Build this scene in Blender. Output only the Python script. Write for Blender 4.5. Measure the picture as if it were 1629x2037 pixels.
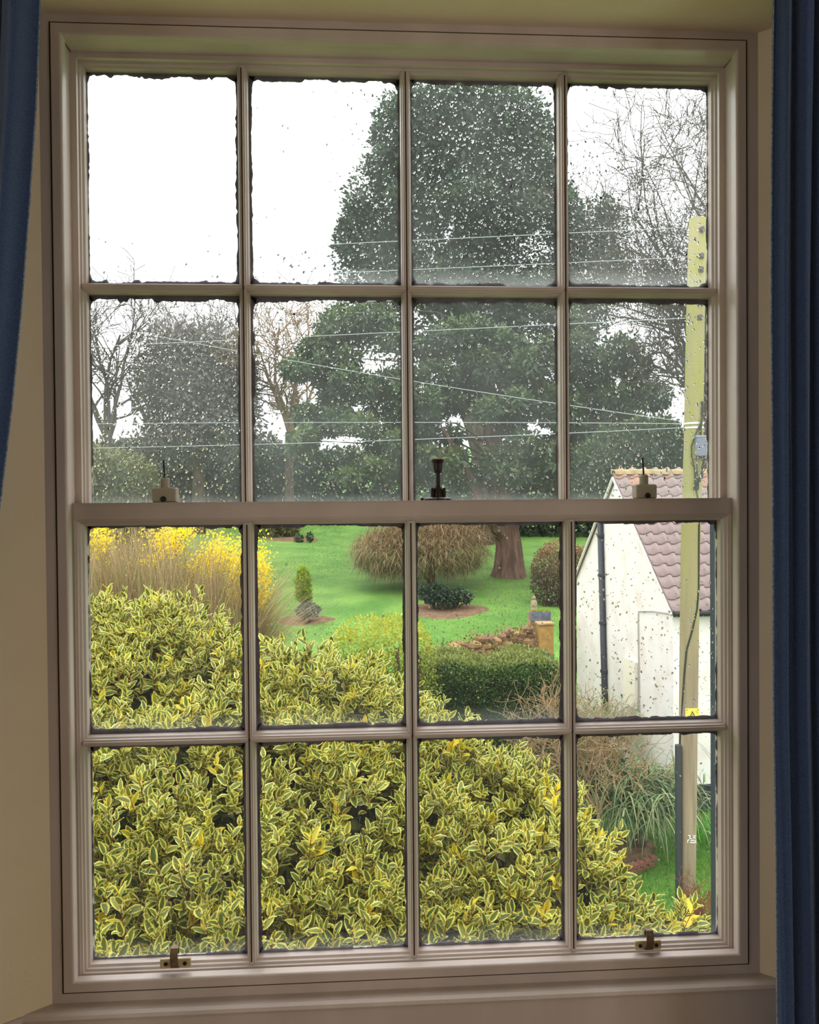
import bpy, math, random
import numpy as np
from mathutils import Vector, Matrix

for o in list(bpy.data.objects):
    bpy.data.objects.remove(o, do_unlink=True)
scene = bpy.context.scene
COL = scene.collection
rng = np.random.default_rng(7)
random.seed(7)
PI = math.pi

# ------------------------------------------------------------------ camera
IW, IH, FPX = 1629.0, 2037.0, 1631.0
CAM = np.array([-0.0908, -1.4691, 1.6936])
YAW, PITCH, ROLL = 0.0603, -0.0142, -0.0081


def cam_axes():
    f = np.array([math.sin(YAW) * math.cos(PITCH), math.cos(YAW) * math.cos(PITCH), math.sin(PITCH)])
    r = np.cross(f, [0, 0, 1.0]); r /= np.linalg.norm(r)
    u = np.cross(r, f)
    c, s = math.cos(ROLL), math.sin(ROLL)
    return f, c * r + s * u, -s * r + c * u


FW, RT, UP = cam_axes()
cd = bpy.data.cameras.new('camera')
cd.sensor_fit = 'HORIZONTAL'
cd.sensor_width = 36.0
cd.lens = 36.0 * FPX / IW
cd.clip_start = 0.02
cd.clip_end = 2000
cam = bpy.data.objects.new('camera', cd)
COL.objects.link(cam)
cam.matrix_world = Matrix(((RT[0], UP[0], -FW[0], CAM[0]), (RT[1], UP[1], -FW[1], CAM[1]),
                           (RT[2], UP[2], -FW[2], CAM[2]), (0, 0, 0, 1)))
scene.camera = cam

# ------------------------------------------------------------------ sky, exposure
scene.view_settings.view_transform = 'Standard'
scene.view_settings.look = 'None'
scene.view_settings.gamma = 1.0
scene.view_settings.use_curve_mapping = False
scene.view_settings.exposure = 0.0
scene.cycles.max_bounces = 8
scene.cycles.diffuse_bounces = 3
scene.cycles.glossy_bounces = 2
scene.cycles.transmission_bounces = 6
scene.cycles.transparent_max_bounces = 10
scene.cycles.caustics_reflective = False
scene.cycles.caustics_refractive = False
world = bpy.data.worlds.new('overcast_sky')
scene.world = world
world.use_nodes = True
wn, wl = world.node_tree.nodes, world.node_tree.links
wn.clear()
w_out = wn.new('ShaderNodeOutputWorld')
w_bg = wn.new('ShaderNodeBackground')
w_tc = wn.new('ShaderNodeTexCoord')
w_sep = wn.new('ShaderNodeSeparateXYZ')
w_ramp = wn.new('ShaderNodeMapRange')           # overcast sky: brighter overhead than at the horizon
w_ramp.inputs['From Min'].default_value = 0.0
w_ramp.inputs['From Max'].default_value = 1.0
w_ramp.inputs['To Min'].default_value = 1.9
w_ramp.inputs['To Max'].default_value = 4.0
wl.new(w_tc.outputs['Generated'], w_sep.inputs[0])
wl.new(w_sep.outputs['Z'], w_ramp.inputs['Value'])
wl.new(w_ramp.outputs['Result'], w_bg.inputs['Strength'])
w_bg.inputs['Color'].default_value = (0.97, 0.985, 1.0, 1)
wl.new(w_bg.outputs[0], w_out.inputs[0])

# fill lights added outside two made-up side windows, right and left of the viewer
W2 = (-3.3, -1.5, 0.85, 2.25)                   # their openings: y0, y1, z0, z1
for nm, sx, en in (('daylight_right_window', 1, 12.5), ('daylight_left_window', -1, 6.5)):
    sd = bpy.data.lights.new(nm, 'AREA')
    sd.shape = 'RECTANGLE'
    sd.size, sd.size_y = W2[1] - W2[0], W2[3] - W2[2]
    sd.energy = en
    sd.color = (1.0, 0.97, 0.95)
    so = bpy.data.objects.new(nm, sd)
    COL.objects.link(so)
    so.location = (2.54 * sx, (W2[0] + W2[1]) / 2, (W2[2] + W2[3]) / 2)
    so.rotation_euler = (PI / 2, 0, sx * PI / 2)


# ------------------------------------------------------------------ helpers: pixels to places
def at(px, py, Y):
    """world point seen at a pixel, on the plane at distance Y from the window"""
    d = FW * FPX + RT * (px - IW / 2) + UP * (IH / 2 - py)
    return CAM + d * ((Y - CAM[1]) / d[1])


def P(px, py, d):
    """the same with the distance counted from the viewer"""
    return at(px, py, d + CAM[1])


def px2m(d):
    return d / FPX


def ground_z(Y):
    Y = np.asarray(Y, float)
    t = np.clip(Y - 11.5, 0, None)
    return -4.12 + 0.079 * (np.sqrt(t * t + 4.0) - 2.0)


def on_ground(px, d):
    p = P(px, 1000, d)
    return np.array([p[0], p[1], float(ground_z(p[1]))])


# ------------------------------------------------------------------ helpers: materials
def lin(c):
    out = []
    for v in c[:3]:
        v = v / 255.0
        out.append(v / 12.92 if v <= 0.04045 else ((v + 0.055) / 1.055) ** 2.4)
    return (out[0], out[1], out[2], 1.0)


MATS = {}


def mat(name, col, rough=0.6, spec=0.3, col2=None, nscale=8.0, ndetail=4.0, bump=0.0, bscale=40.0,
        tint=None, transl=0.0, metal=0.0, stretch=None, ramp=(0.35, 0.65), sheen=0.0):
    """procedural material; tint = list of colours picked by the mesh attribute 'tint'"""
    if name in MATS:
        return MATS[name]
    m = bpy.data.materials.new(name)
    m.use_nodes = True
    n, l = m.node_tree.nodes, m.node_tree.links
    n.clear()
    out = n.new('ShaderNodeOutputMaterial')
    b = n.new('ShaderNodeBsdfPrincipled')
    b.inputs['Base Color'].default_value = lin(col)
    b.inputs['Roughness'].default_value = rough
    b.inputs['Specular IOR Level'].default_value = spec
    b.inputs['Metallic'].default_value = metal
    if sheen:
        b.inputs['Sheen Weight'].default_value = sheen
        b.inputs['Sheen Roughness'].default_value = 0.35
        b.inputs['Sheen Tint'].default_value = (.62, .74, .95, 1)
    tc = n.new('ShaderNodeTexCoord')
    vec = tc.outputs['Object']
    if stretch:
        mp = n.new('ShaderNodeMapping')
        mp.inputs['Scale'].default_value = stretch
        l.new(vec, mp.inputs[0])
        vec = mp.outputs[0]
    csock = None
    if tint:
        at_ = n.new('ShaderNodeAttribute')
        at_.attribute_name = 'tint'
        cr = n.new('ShaderNodeValToRGB')
        cr.color_ramp.elements[0].position = 0.0
        cr.color_ramp.elements[0].color = lin(tint[0])
        cr.color_ramp.elements[1].position = 1.0
        cr.color_ramp.elements[1].color = lin(tint[-1])
        for i, c_ in enumerate(tint[1:-1]):
            e = cr.color_ramp.elements.new((i + 1) / (len(tint) - 1))
            e.color = lin(c_)
        l.new(at_.outputs['Fac'], cr.inputs[0])
        csock = cr.outputs[0]
    elif col2 is not None:
        nz = n.new('ShaderNodeTexNoise')
        nz.inputs['Scale'].default_value = nscale
        nz.inputs['Detail'].default_value = ndetail
        l.new(vec, nz.inputs['Vector'])
        cr = n.new('ShaderNodeValToRGB')
        cr.color_ramp.elements[0].position = ramp[0]
        cr.color_ramp.elements[0].color = lin(col)
        cr.color_ramp.elements[1].position = ramp[1]
        cr.color_ramp.elements[1].color = lin(col2)
        l.new(nz.outputs['Fac'], cr.inputs[0])
        csock = cr.outputs[0]
    if csock is not None:
        l.new(csock, b.inputs['Base Color'])
    if bump:
        nb = n.new('ShaderNodeTexNoise')
        nb.inputs['Scale'].default_value = bscale
        nb.inputs['Detail'].default_value = 3.0
        l.new(vec, nb.inputs['Vector'])
        bp = n.new('ShaderNodeBump')
        bp.inputs['Strength'].default_value = bump
        bp.inputs['Distance'].default_value = 0.01
        l.new(nb.outputs['Fac'], bp.inputs['Height'])
        l.new(bp.outputs[0], b.inputs['Normal'])
    if transl:
        tr = n.new('ShaderNodeBsdfTranslucent')
        tr.inputs['Color'].default_value = lin(col)
        if csock is not None:
            l.new(csock, tr.inputs['Color'])
        mx = n.new('ShaderNodeMixShader')
        mx.inputs[0].default_value = transl
        l.new(b.outputs[0], mx.inputs[1])
        l.new(tr.outputs[0], mx.inputs[2])
        l.new(mx.outputs[0], out.inputs[0])
    else:
        l.new(b.outputs[0], out.inputs[0])
    MATS[name] = m
    return m


# ------------------------------------------------------------------ helpers: meshes
class MB:
    """collects shapes for ONE mesh"""

    def __init__(self):
        self.v, self.f, self.mi = [], [], []
        self.n = 0

    def add(self, V, F, mi=0):
        V = np.asarray(V, float).reshape(-1, 3)
        self.v.append(V)
        for fc in F:
            self.f.append([int(i) + self.n for i in fc])
            self.mi.append(mi)
        self.n += len(V)
        return self

    def box(self, lo, hi, mi=0, M=None, bev=0.0):
        x0, y0, z0 = lo
        x1, y1, z1 = hi
        if bev <= 0:
            V = np.array([[x0, y0, z0], [x1, y0, z0], [x1, y1, z0], [x0, y1, z0],
                          [x0, y0, z1], [x1, y0, z1], [x1, y1, z1], [x0, y1, z1]], float)
            F = [(0, 3, 2, 1), (4, 5, 6, 7), (0, 1, 5, 4), (1, 2, 6, 5), (2, 3, 7, 6), (3, 0, 4, 7)]
        else:
            e = bev
            V, F = [], []
            for z, k in ((z0, e), (z0 + e, 0), (z1 - e, 0), (z1, e)):
                V += [[x0 + k + e, y0 + k, z], [x1 - k - e, y0 + k, z], [x1 - k, y0 + k + e, z], [x1 - k, y1 - k - e, z],
                      [x1 - k - e, y1 - k, z], [x0 + k + e, y1 - k, z], [x0 + k, y1 - k - e, z], [x0 + k, y0 + k + e, z]]
            for r in range(3):
                for i in range(8):
                    j = (i + 1) % 8
                    F.append((r * 8 + i, r * 8 + j, r * 8 + 8 + j, r * 8 + 8 + i))
            F.append(tuple(range(7, -1, -1)))
            F.append(tuple(range(24, 32)))
            V = np.array(V)
        if M is not None:
            V = V @ np.asarray(M)[:3, :3].T + np.asarray(M)[:3, 3]
        return self.add(V, F, mi)

    def lathe(self, prof, c=(0, 0, 0), axis='z', n=16, mi=0):
        """prof: (radius, height) list"""
        V, F = [], []
        for r, h in prof:
            for i in range(n):
                a = 2 * PI * i / n
                x, y = r * math.cos(a), r * math.sin(a)
                V.append({'z': (x, y, h), 'y': (x, h, y), 'x': (h, x, y)}[axis])
        for k in range(len(prof) - 1):
            for i in range(n):
                j = (i + 1) % n
                F.append((k * n + i, k * n + j, k * n + n + j, k * n + n + i))
        F.append(tuple(range(n - 1, -1, -1)))
        F.append(tuple(range((len(prof) - 1) * n, len(prof) * n)))
        return self.add(np.array(V) + np.asarray(c), F, mi)

    def tube(self, pts, r, n=8, mi=0):
        pts = np.asarray(pts, float)
        rr = np.full(len(pts), r, float) if np.isscalar(r) else np.asarray(r, float)
        V, F = [], []
        tan = np.gradient(pts, axis=0)
        t0_ = tan[0] / np.linalg.norm(tan[0])
        ref = np.eye(3)[int(np.argmin(np.abs(t0_)))]
        a = np.cross(t0_, ref)
        for p, t, q in zip(pts, tan, rr):
            t = t / (np.linalg.norm(t) + 1e-12)
            a = a - t * np.dot(a, t)                # carry the frame along without twisting
            a /= np.linalg.norm(a)
            b = np.cross(t, a)
            for i in range(n):
                th = 2 * PI * i / n
                V.append(p + q * (a * math.cos(th) + b * math.sin(th)))
        for k in range(len(pts) - 1):
            for i in range(n):
                j = (i + 1) % n
                F.append((k * n + i, k * n + j, k * n + n + j, k * n + n + i))
        F.append(tuple(range(n - 1, -1, -1)))
        F.append(tuple(range((len(pts) - 1) * n, len(pts) * n)))
        return self.add(V, F, mi)

    def prism(self, poly, y0, y1, mi=0):
        """poly in (x, z), extruded in y"""
        n = len(poly)
        V = [(x, y0, z) for x, z in poly] + [(x, y1, z) for x, z in poly]
        F = [tuple(range(n)), tuple(range(2 * n - 1, n - 1, -1))]
        for i in range(n):
            j = (i + 1) % n
            F.append((i, n + i, n + j, j))
        return self.add(V, F, mi)

    def build(self, name, mats, parent=None, origin=(0, 0, 0), smooth=False, kind=None, label=None):
        V = np.concatenate(self.v) - np.asarray(origin, float)
        me = bpy.data.meshes.new(name)
        me.from_pydata(V.tolist(), [], self.f)
        if not isinstance(mats, (list, tuple)):
            mats = [mats]
        for m in mats:
            me.materials.append(m)
        if len(mats) > 1:
            me.polygons.foreach_set('material_index', self.mi)
        if smooth:
            me.polygons.foreach_set('use_smooth', [True] * len(me.polygons))
        me.update()
        return link(name, me, parent, kind, label)


def link(name, me, parent=None, kind=None, label=None):
    o = bpy.data.objects.new(name, me)
    COL.objects.link(o)
    if parent is not None:
        o.parent = parent
    if kind:
        o['kind'] = kind
    if label:
        o['label'] = label
    return o


def np_mesh(name, V, F, mats, parent=None, origin=(0, 0, 0), tint=None, mi=None, smooth=False, kind=None, label=None):
    """fast mesh: V (n,3), F (m,k) all faces with the same number of corners"""
    V = (np.asarray(V, np.float32) - np.asarray(origin, np.float32)).reshape(-1, 3)
    F = np.asarray(F, np.int32)
    m_, k = F.shape
    me = bpy.data.meshes.new(name)
    me.vertices.add(len(V))
    me.vertices.foreach_set('co', V.ravel())
    me.loops.add(m_ * k)
    me.loops.foreach_set('vertex_index', F.ravel())
    me.polygons.add(m_)
    me.polygons.foreach_set('loop_start', np.arange(0, m_ * k, k, dtype=np.int32))
    if not isinstance(mats, (list, tuple)):
        mats = [mats]
    for m in mats:
        me.materials.append(m)
    if mi is not None:
        me.polygons.foreach_set('material_index', np.asarray(mi, np.int32))
    if smooth:
        me.polygons.foreach_set('use_smooth', np.ones(m_, bool))
    if tint is not None:
        a = me.attributes.new('tint', 'FLOAT', 'FACE')
        a.data.foreach_set('value', np.asarray(tint, np.float32))
    me.update(calc_edges=True)
    return link(name, me, parent, kind, label)


def thing(name, label, cat, loc=(0, 0, 0), group=None, kind=None):
    o = bpy.data.objects.new(name, None)
    o.empty_display_size = 0.1
    COL.objects.link(o)
    o.location = tuple(float(v) for v in loc)
    return tag(o, label, cat, group, kind)


def tag(o, label, cat=None, group=None, kind=None):
    o['label'] = label
    if cat:
        o['category'] = cat
    if group:
        o['group'] = group
    if kind:
        o['kind'] = kind
    return o


def unit(v):
    return v / (np.linalg.norm(v, axis=-1, keepdims=True) + 1e-12)


def rand_dirs(n):
    return unit(rng.normal(size=(n, 3)))


def cards(p, d, L, W):
    """small diamond leaves: p base points, d directions, L lengths, W widths"""
    n = len(p)
    d = unit(d)
    s = unit(np.cross(d, rand_dirs(n)))
    L = np.broadcast_to(np.asarray(L, float), (n,))[:, None]
    W = np.broadcast_to(np.asarray(W, float), (n,))[:, None]
    V = np.stack([p, p + d * L * 0.5 + s * W * 0.5, p + d * L, p + d * L * 0.5 - s * W * 0.5], 1)
    F = np.arange(n * 4).reshape(n, 4)
    return V.reshape(-1, 3), F


def seg_tubes(S, sides=4):
    """S: (n,8) p0,p1,r0,r1 -> tapered prisms"""
    S = np.asarray(S, float)
    n = len(S)
    p0, p1, r0, r1 = S[:, 0:3], S[:, 3:6], S[:, 6:7], S[:, 7:8]
    t = unit(p1 - p0)
    ref = np.where(np.abs(t[:, 2:3]) > 0.9, np.array([[1.0, 0, 0]]), np.array([[0, 0, 1.0]]))
    a = unit(np.cross(t, ref))
    b = np.cross(t, a)
    V = []
    for q, r in ((p0, r0), (p1, r1)):
        for i in range(sides):
            th = 2 * PI * i / sides
            V.append(q + r * (a * math.cos(th) + b * math.sin(th)))
    V = np.stack(V, 1)
    F = []
    for i in range(sides):
        j = (i + 1) % sides
        F.append([i, j, sides + j, sides + i])
    F = np.array(F)[None] + (np.arange(n) * 2 * sides)[:, None, None]
    return V.reshape(-1, 3), F.reshape(-1, 4)


def grow(base, direction, length, radius, levels, nch=(5, 5, 4, 3), spread=0.75, up=0.15, ratio=0.6, wob=0.16, nseg=4,
         rmin=0.004):
    """a bare branching structure as tapered segments"""
    S = []
    stack = [(np.array(base, float), unit(np.array(direction, float)), length, radius, 0)]
    while stack:
        p, d, L, r, lv = stack.pop()
        pts, dirs, rad = [p], [d], [r]
        for k in range(nseg):
            d = unit(d + rng.normal(size=3) * wob + np.array([0, 0, up * 0.3]))
            p = p + d * L / nseg
            pts.append(p); dirs.append(d)
            rad.append(max(rmin, r * (1 - 0.62 * (k + 1) / nseg)))
        for k in range(nseg):
            S.append(np.concatenate([pts[k], pts[k + 1], [rad[k], rad[k + 1]]]))
        if lv < levels:
            m = nch[min(lv, len(nch) - 1)]
            for c in range(m):
                t = 0.3 + 0.7 * (c + rng.random()) / m
                k = min(nseg - 1, int(t * nseg))
                fr = t * nseg - k
                q = pts[k] * (1 - fr) + pts[k + 1] * fr
                side = unit(np.cross(dirs[k], rand_dirs(1)[0]))
                nd = unit(dirs[k] * (1 - spread * 0.6) + side * spread + np.array([0, 0, up]))
                stack.append((q, nd, L * ratio * (0.75 + 0.5 * rng.random()), max(rmin, rad[k] * 0.6), lv + 1))
    return np.array(S)


def lobe(px, py, d, rx, ry, rz=None):
    """an ellipsoid: centre pixel, distance, half width and height in pixels, half depth in metres"""
    s = px2m(d)
    return (P(px, py, d), np.array([rx * s, (rz if rz is not None else 0.5 * (rx + ry) * s), ry * s]))


def in_lobes(lobes, n, inner=0.7, outer=1.05, zmin=-1.0):
    """points near the surfaces of ellipsoids, with outward directions"""
    ar = np.array([r[0] * r[2] + r[1] * r[2] + r[0] * r[1] for _, r in lobes])
    cnt = rng.multinomial(n, ar / ar.sum())
    Ps, Ns = [], []
    for (c, r), k in zip(lobes, cnt):
        u = rand_dirs(k)
        u[:, 2] = np.where(u[:, 2] < zmin, -u[:, 2], u[:, 2])
        q = inner + (outer - inner) * rng.random((k, 1)) ** 0.7
        Ps.append(c + u * r * q)
        Ns.append(unit(u / r))
    return np.concatenate(Ps), np.concatenate(Ns)


def ribbons(base, d0, length, width, droop, nseg=5):
    """arching strap leaves"""
    n = len(base)
    d = unit(d0)
    s = unit(np.cross(d, np.array([[0, 0, 1.0]]) + 0.01 * rand_dirs(n)))
    length = np.broadcast_to(np.asarray(length, float), (n,))[:, None]
    width = np.broadcast_to(np.asarray(width, float), (n,))[:, None]
    droop = np.broadcast_to(np.asarray(droop, float), (n,))[:, None]
    p = base.copy()
    rows = []
    for k in range(nseg + 1):
        w = width * (1 - (k / nseg) ** 2 * 0.92) * 0.5
        rows.append(np.stack([p - s * w, p + s * w], 1))
        d = unit(d + np.array([[0, 0, -1.0]]) * droop / nseg)
        p = p + d * length / nseg
    V = np.concatenate(rows, 1)
    F = np.array([[2 * k, 2 * k + 1, 2 * k + 3, 2 * k + 2] for k in range(nseg)])[None] + (np.arange(n) * 2 * (nseg + 1))[:, None, None]
    return V.reshape(-1, 3), F.reshape(-1, 4)


# ------------------------------------------------------------------ materials of the room
M_PAINT = mat('cream_gloss_paint', (204, 187, 176), 0.38, 0.5, col2=(190, 173, 162), nscale=9, bump=0.12, bscale=30, stretch=(1, 1, .35))
M_WALL = mat('cream_wall_paint', (234, 216, 184), 0.85, 0.2, col2=(228, 208, 174), nscale=3, bump=0.08, bscale=60)
M_DIRT_SHADE = mat('dark_joint', (74, 58, 50), 0.9, 0.1)
M_PUTTY = mat('old_putty', (120, 112, 122), 0.8, 0.2, col2=(92, 86, 96), nscale=40)  # real putty, its colour darkened to carry the backlit shade
M_CURT = mat('navy_curtain_cloth', (74, 92, 130), 0.85, 0.15, col2=(60, 76, 112), nscale=400, bump=0.35, bscale=900, sheen=1.0)
M_HEM = mat('curtain_hem_stitch', (150, 158, 170), 0.9, 0.1, col2=(96, 108, 130), nscale=300)
M_BRASS = mat('painted_brass', (206, 190, 146), 0.4, 0.5, metal=0.15, col2=(170, 152, 112), nscale=60)
M_HOOK = mat('worn_brass_hook', (128, 108, 82), 0.4, 0.5, metal=0.3, col2=(96, 78, 58), nscale=60)
M_BRONZE = mat('dark_bronze', (46, 36, 32), 0.4, 0.5, metal=0.5)
M_PLASTIC = mat('cream_plastic', (170, 160, 140), 0.5, 0.4)
M_BLACKM = mat('black_metal', (22, 22, 26), 0.5, 0.4)

# ------------------------------------------------------------------ the room
ZS, ZT = 0.811, 2.543          # window board, soffit
XL, XR = -0.640, 0.643         # frame edges at the wall
SPL, SPR = 1.32, 1.15          # splay of the reveals
DR = 0.30                      # depth of the recess
ROOM_X, ROOM_Y, ROOM_Z = 2.4, -4.0, 2.75


def quad_slab(name, corners, thick, m, label):
    """a flat slab: four corners, thickened along its normal"""
    c = np.array(corners, float)
    nrm = unit(np.cross(c[1] - c[0], c[3] - c[0]))
    V = np.concatenate([c, c + nrm * thick])
    b = MB().add(V, [(0, 3, 2, 1), (4, 5, 6, 7), (0, 1, 5, 4), (1, 2, 6, 5), (2, 3, 7, 6), (3, 0, 4, 7)])
    o = b.build(name, m)
    tag(o, label, 'wall', kind='structure')
    return o


xl2, xr2 = XL - SPL * DR, XR + SPR * DR
quad_slab('wall_left', [(XL, 0.0, 0), (xl2, -DR, 0), (xl2, -DR, ZT + .02), (XL, 0, ZT + .02)], 0.06, M_WALL,
          'cream splayed window reveal wall behind the left curtain')
quad_slab('wall_right', [(XR, 0.0, 0), (xr2, -DR, 0), (xr2, -DR, ZT + .02), (XR, 0, ZT + .02)], -0.06, M_WALL,
          'cream splayed window reveal wall beside the right curtain')
b = MB().box((xl2 - .05, -DR, ZT), (xr2 + .05, 0.02, ZT + .06))
tag(b.build('ceiling_1', M_WALL), 'cream plaster soffit above the window frame', 'ceiling', kind='structure')
# wall face of the room round the recess, one mesh
b = MB()
b.box((-ROOM_X, -DR, 0), (xl2, -DR + .05, ROOM_Z)).box((xr2, -DR, 0), (ROOM_X, -DR + .05, ROOM_Z))
b.box((xl2, -DR, ZT + .06), (xr2, -DR + .05, ROOM_Z))
tag(b.build('wall_front', M_WALL), 'cream room wall around the window recess', 'wall', kind='structure')
for nm, sx in (('left', -1), ('right', 1)):
    b = MB()
    xa, xb = sorted((sx * ROOM_X, sx * (ROOM_X + .1)))
    b.box((xa, ROOM_Y, 0), (xb, W2[0], ROOM_Z)).box((xa, W2[1], 0), (xb, -DR + .05, ROOM_Z))
    b.box((xa, W2[0], 0), (xb, W2[1], W2[2])).box((xa, W2[0], W2[3]), (xb, W2[1], ROOM_Z))
    tag(b.build('wall_far_' + nm, M_WALL), 'cream side wall of the room, %s of the viewer' % nm, 'wall', kind='structure')
b = MB().box((-ROOM_X, ROOM_Y - .1, 0), (ROOM_X, ROOM_Y, ROOM_Z))
tag(b.build('wall_back', M_WALL), 'cream wall at the back of the room', 'wall', kind='structure')
b = MB().box((-ROOM_X - .1, ROOM_Y - .1, ROOM_Z), (ROOM_X + .1, -DR + .05, ROOM_Z + .1))
tag(b.build('ceiling', mat('ceiling_white', (232, 226, 210), .9, .1)), 'pale ceiling of the room', 'ceiling', kind='structure')
b = MB().box((-ROOM_X - .1, ROOM_Y - .1, -.1), (ROOM_X + .1, 0, 0))
tag(b.build('floor', mat('carpet', (150, 130, 104), .95, .05, col2=(128, 108, 84), nscale=80)), 'beige carpet floor of the room', 'floor', kind='structure')
for k, sx in ((2, 1), (3, -1)):  # added window frames where the fill lights come in
    wx = thing('window_%d' % k, 'side window of the room, in the %s wall' % ('right' if sx > 0 else 'left'), 'window', (sx * ROOM_X, W2[0], W2[2]), kind='structure')
    b = MB()
    xa, xb = sorted((sx * (ROOM_X + .03), sx * (ROOM_X + .07)))
    for y in (W2[0], (W2[0] + W2[1]) / 2 - .02, W2[1] - .04):
        b.box((xa, y, W2[2]), (xb, y + .04, W2[3]))
    for z in (W2[2], (W2[2] + W2[3]) / 2 - .02, W2[3] - .04):
        b.box((xa + .002, W2[0], z), (xb - .002, W2[1], z + .04))
    b.build('window_frame', M_PAINT, wx, (sx * ROOM_X, W2[0], W2[2]))
# house wall outside, around the box frame
b = MB()
b.box((-ROOM_X, .005, -4.2), (-.66, .13, 3.4)).box((.66, .005, -4.2), (ROOM_X, .13, 3.4))
b.box((-.66, .005, 2.56), (.66, .16, 3.4)).box((-.66, .03, -4.2), (.66, .13, .72))
tag(b.build('wall_outer', mat('house_brick', (150, 96, 74), .9, .1, col2=(120, 78, 62), nscale=12)),
    'outer house wall around the sash window', 'wall', kind='structure')

# lining around the sashes: flat board, then a proud rounded bead


def ring(mb, op, prof, outer=None):
    """sweep around a rectangle op=(x0,x1,z0,z1); prof: list of (offset outwards or None for the outer rectangle, y)"""
    x0, x1, z0, z1 = op
    V = []
    for o_, y in prof:
        if o_ is None:
            X0, X1, Z0, Z1 = outer
        else:
            X0, X1, Z0, Z1 = x0 - o_, x1 + o_, z0 - o_, z1 + o_
        V += [(X0, y, Z0), (X1, y, Z0), (X1, y, Z1), (X0, y, Z1)]
    n = len(prof)
    F = []
    for k in range(n):
        k2 = (k + 1) % n
        for i in range(4):
            j = (i + 1) % 4
            F.append((k * 4 + i, k * 4 + j, k2 * 4 + j, k2 * 4 + i))
    mb.add(V, F)
    return mb


ZB0, ZB1 = 0.850, 2.507        # inner edges of the bead
b = ring(MB(), (-.6190, .6190, .8310, 2.5260), [(0, .0), (None, .0), (None, .03), (0, .03)], outer=(-.665, .665, .80, 2.565))
tag(b.build('trim_1', M_PAINT), 'flat cream painted board lining the window opening', 'trim', kind='structure')
b = MB()
prof = [(0.0, .015), (0.0, .000)]
for k in range(5):
    a = PI / 2 * k / 4
    prof.append((0.0045 * (1 - math.cos(a)), 0.000 - 0.005 * math.sin(a)))
prof += [(.0175, -.005), (.0185, -.004), (.0185, .015)]
ring(b, (-.6, .6, ZB0, ZB1), prof)
tag(b.build('trim_2', M_PAINT, smooth=False), 'rounded cream bead mitred around the window', 'trim', kind='structure')
b = ring(MB(), (-.6185, .6185, .8315, 2.5255), [(0, -.0006), (.0036, -.0006), (.0036, .002), (0, .002)])
tag(b.build('trim_3', M_DIRT_SHADE), 'dark dirty joint around the window bead', 'trim', kind='structure')
# window board with rounded nosing, apron below it
b = MB()
nose = [(.02, ZS), (-.026, ZS), (-.033, ZS - .003), (-.036, ZS - .008), (-.034, ZS - .013), (-.028, ZS - .016), (.02, ZS - .016)]
xs = [(XL + SPL * min(0, y) if y < 0 else XL, XR - SPR * min(0, y) if y < 0 else XR) for y, z in nose]
V = [(a[0], y, z) for a, (y, z) in zip(xs, nose)] + [(a[1], y, z) for a, (y, z) in zip(xs, nose)]
n = len(nose)
b.add(V, [tuple(range(n)), tuple(range(2 * n - 1, n - 1, -1))] + [(i, n + i, n + (i + 1) % n, (i + 1) % n) for i in range(n)])
tag(b.build('trim_4', M_PAINT), 'narrow cream window board with rounded edge', 'trim', kind='structure')
b = MB().box((XL - .04, -.029, 0.0), (XR + .035, 0.0, ZS - .014))
tag(b.build('trim_5', M_PAINT), 'cream panelled apron below the window board', 'trim', kind='structure')
b = MB()
for z0, z1, t in ((ZS - .010, ZS - .001, .006), (0.0, ZS - .014, .003)):   # dado cap and panel on the left reveal
    p0, p1 = np.array([XL - SPL * .03, -.03]), np.array([xl2, -DR])
    nrm = np.array([1.0, -SPL]); nrm /= np.linalg.norm(nrm)
    nrm = nrm * t
    V = [(p0[0], p0[1], z0), (p1[0], p1[1], z0), (p1[0] + nrm[0], p1[1] + nrm[1], z0), (p0[0] + nrm[0], p0[1] + nrm[1], z0)]
    V += [(v[0], v[1], z1) for v in V]
    b.add(V, [(0, 3, 2, 1), (4, 5, 6, 7), (0, 1, 5, 4), (1, 2, 6, 5), (2, 3, 7, 6), (3, 0, 4, 7)])
tag(b.build('trim_6', M_PAINT), 'low cream panelling with thin cap beside the window board', 'trim', kind='structure')

# ------------------------------------------------------------------ the sash window
WIN = thing('window_1', 'cream painted sash window of sixteen panes wet with rain', 'window', (0, 0, ZB0), kind='structure')
WO = np.array([0, 0, ZB0])
b = MB()
b.box((-.640, .016, .80), (-.608, .068, 2.56)).box((.608, .016, .80), (.640, .068, 2.56))
b.box((-.605, .018, 2.510), (.605, .068, 2.56)).box((-.605, .018, .78), (.605, .075, .838))
b.build('box_frame', M_PAINT, WIN, WO)
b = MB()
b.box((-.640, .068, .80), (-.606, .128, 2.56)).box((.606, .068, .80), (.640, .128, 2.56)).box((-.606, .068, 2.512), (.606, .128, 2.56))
b.build('outer_lining', mat('slate_exterior_paint', (58, 66, 78), .6, .3), WIN, WO)  # outer lining in one even dark blue-grey
b = MB()
b.box((-.609, .0605, 1.66), (-.5970, .0685, 2.511)).box((.5970, .0605, 1.66), (.609, .0685, 2.511))
b.box((-.5965, .0605, 2.501), (.5965, .0685, 2.511))
b.build('parting_bead', M_PAINT, WIN, WO)

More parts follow.
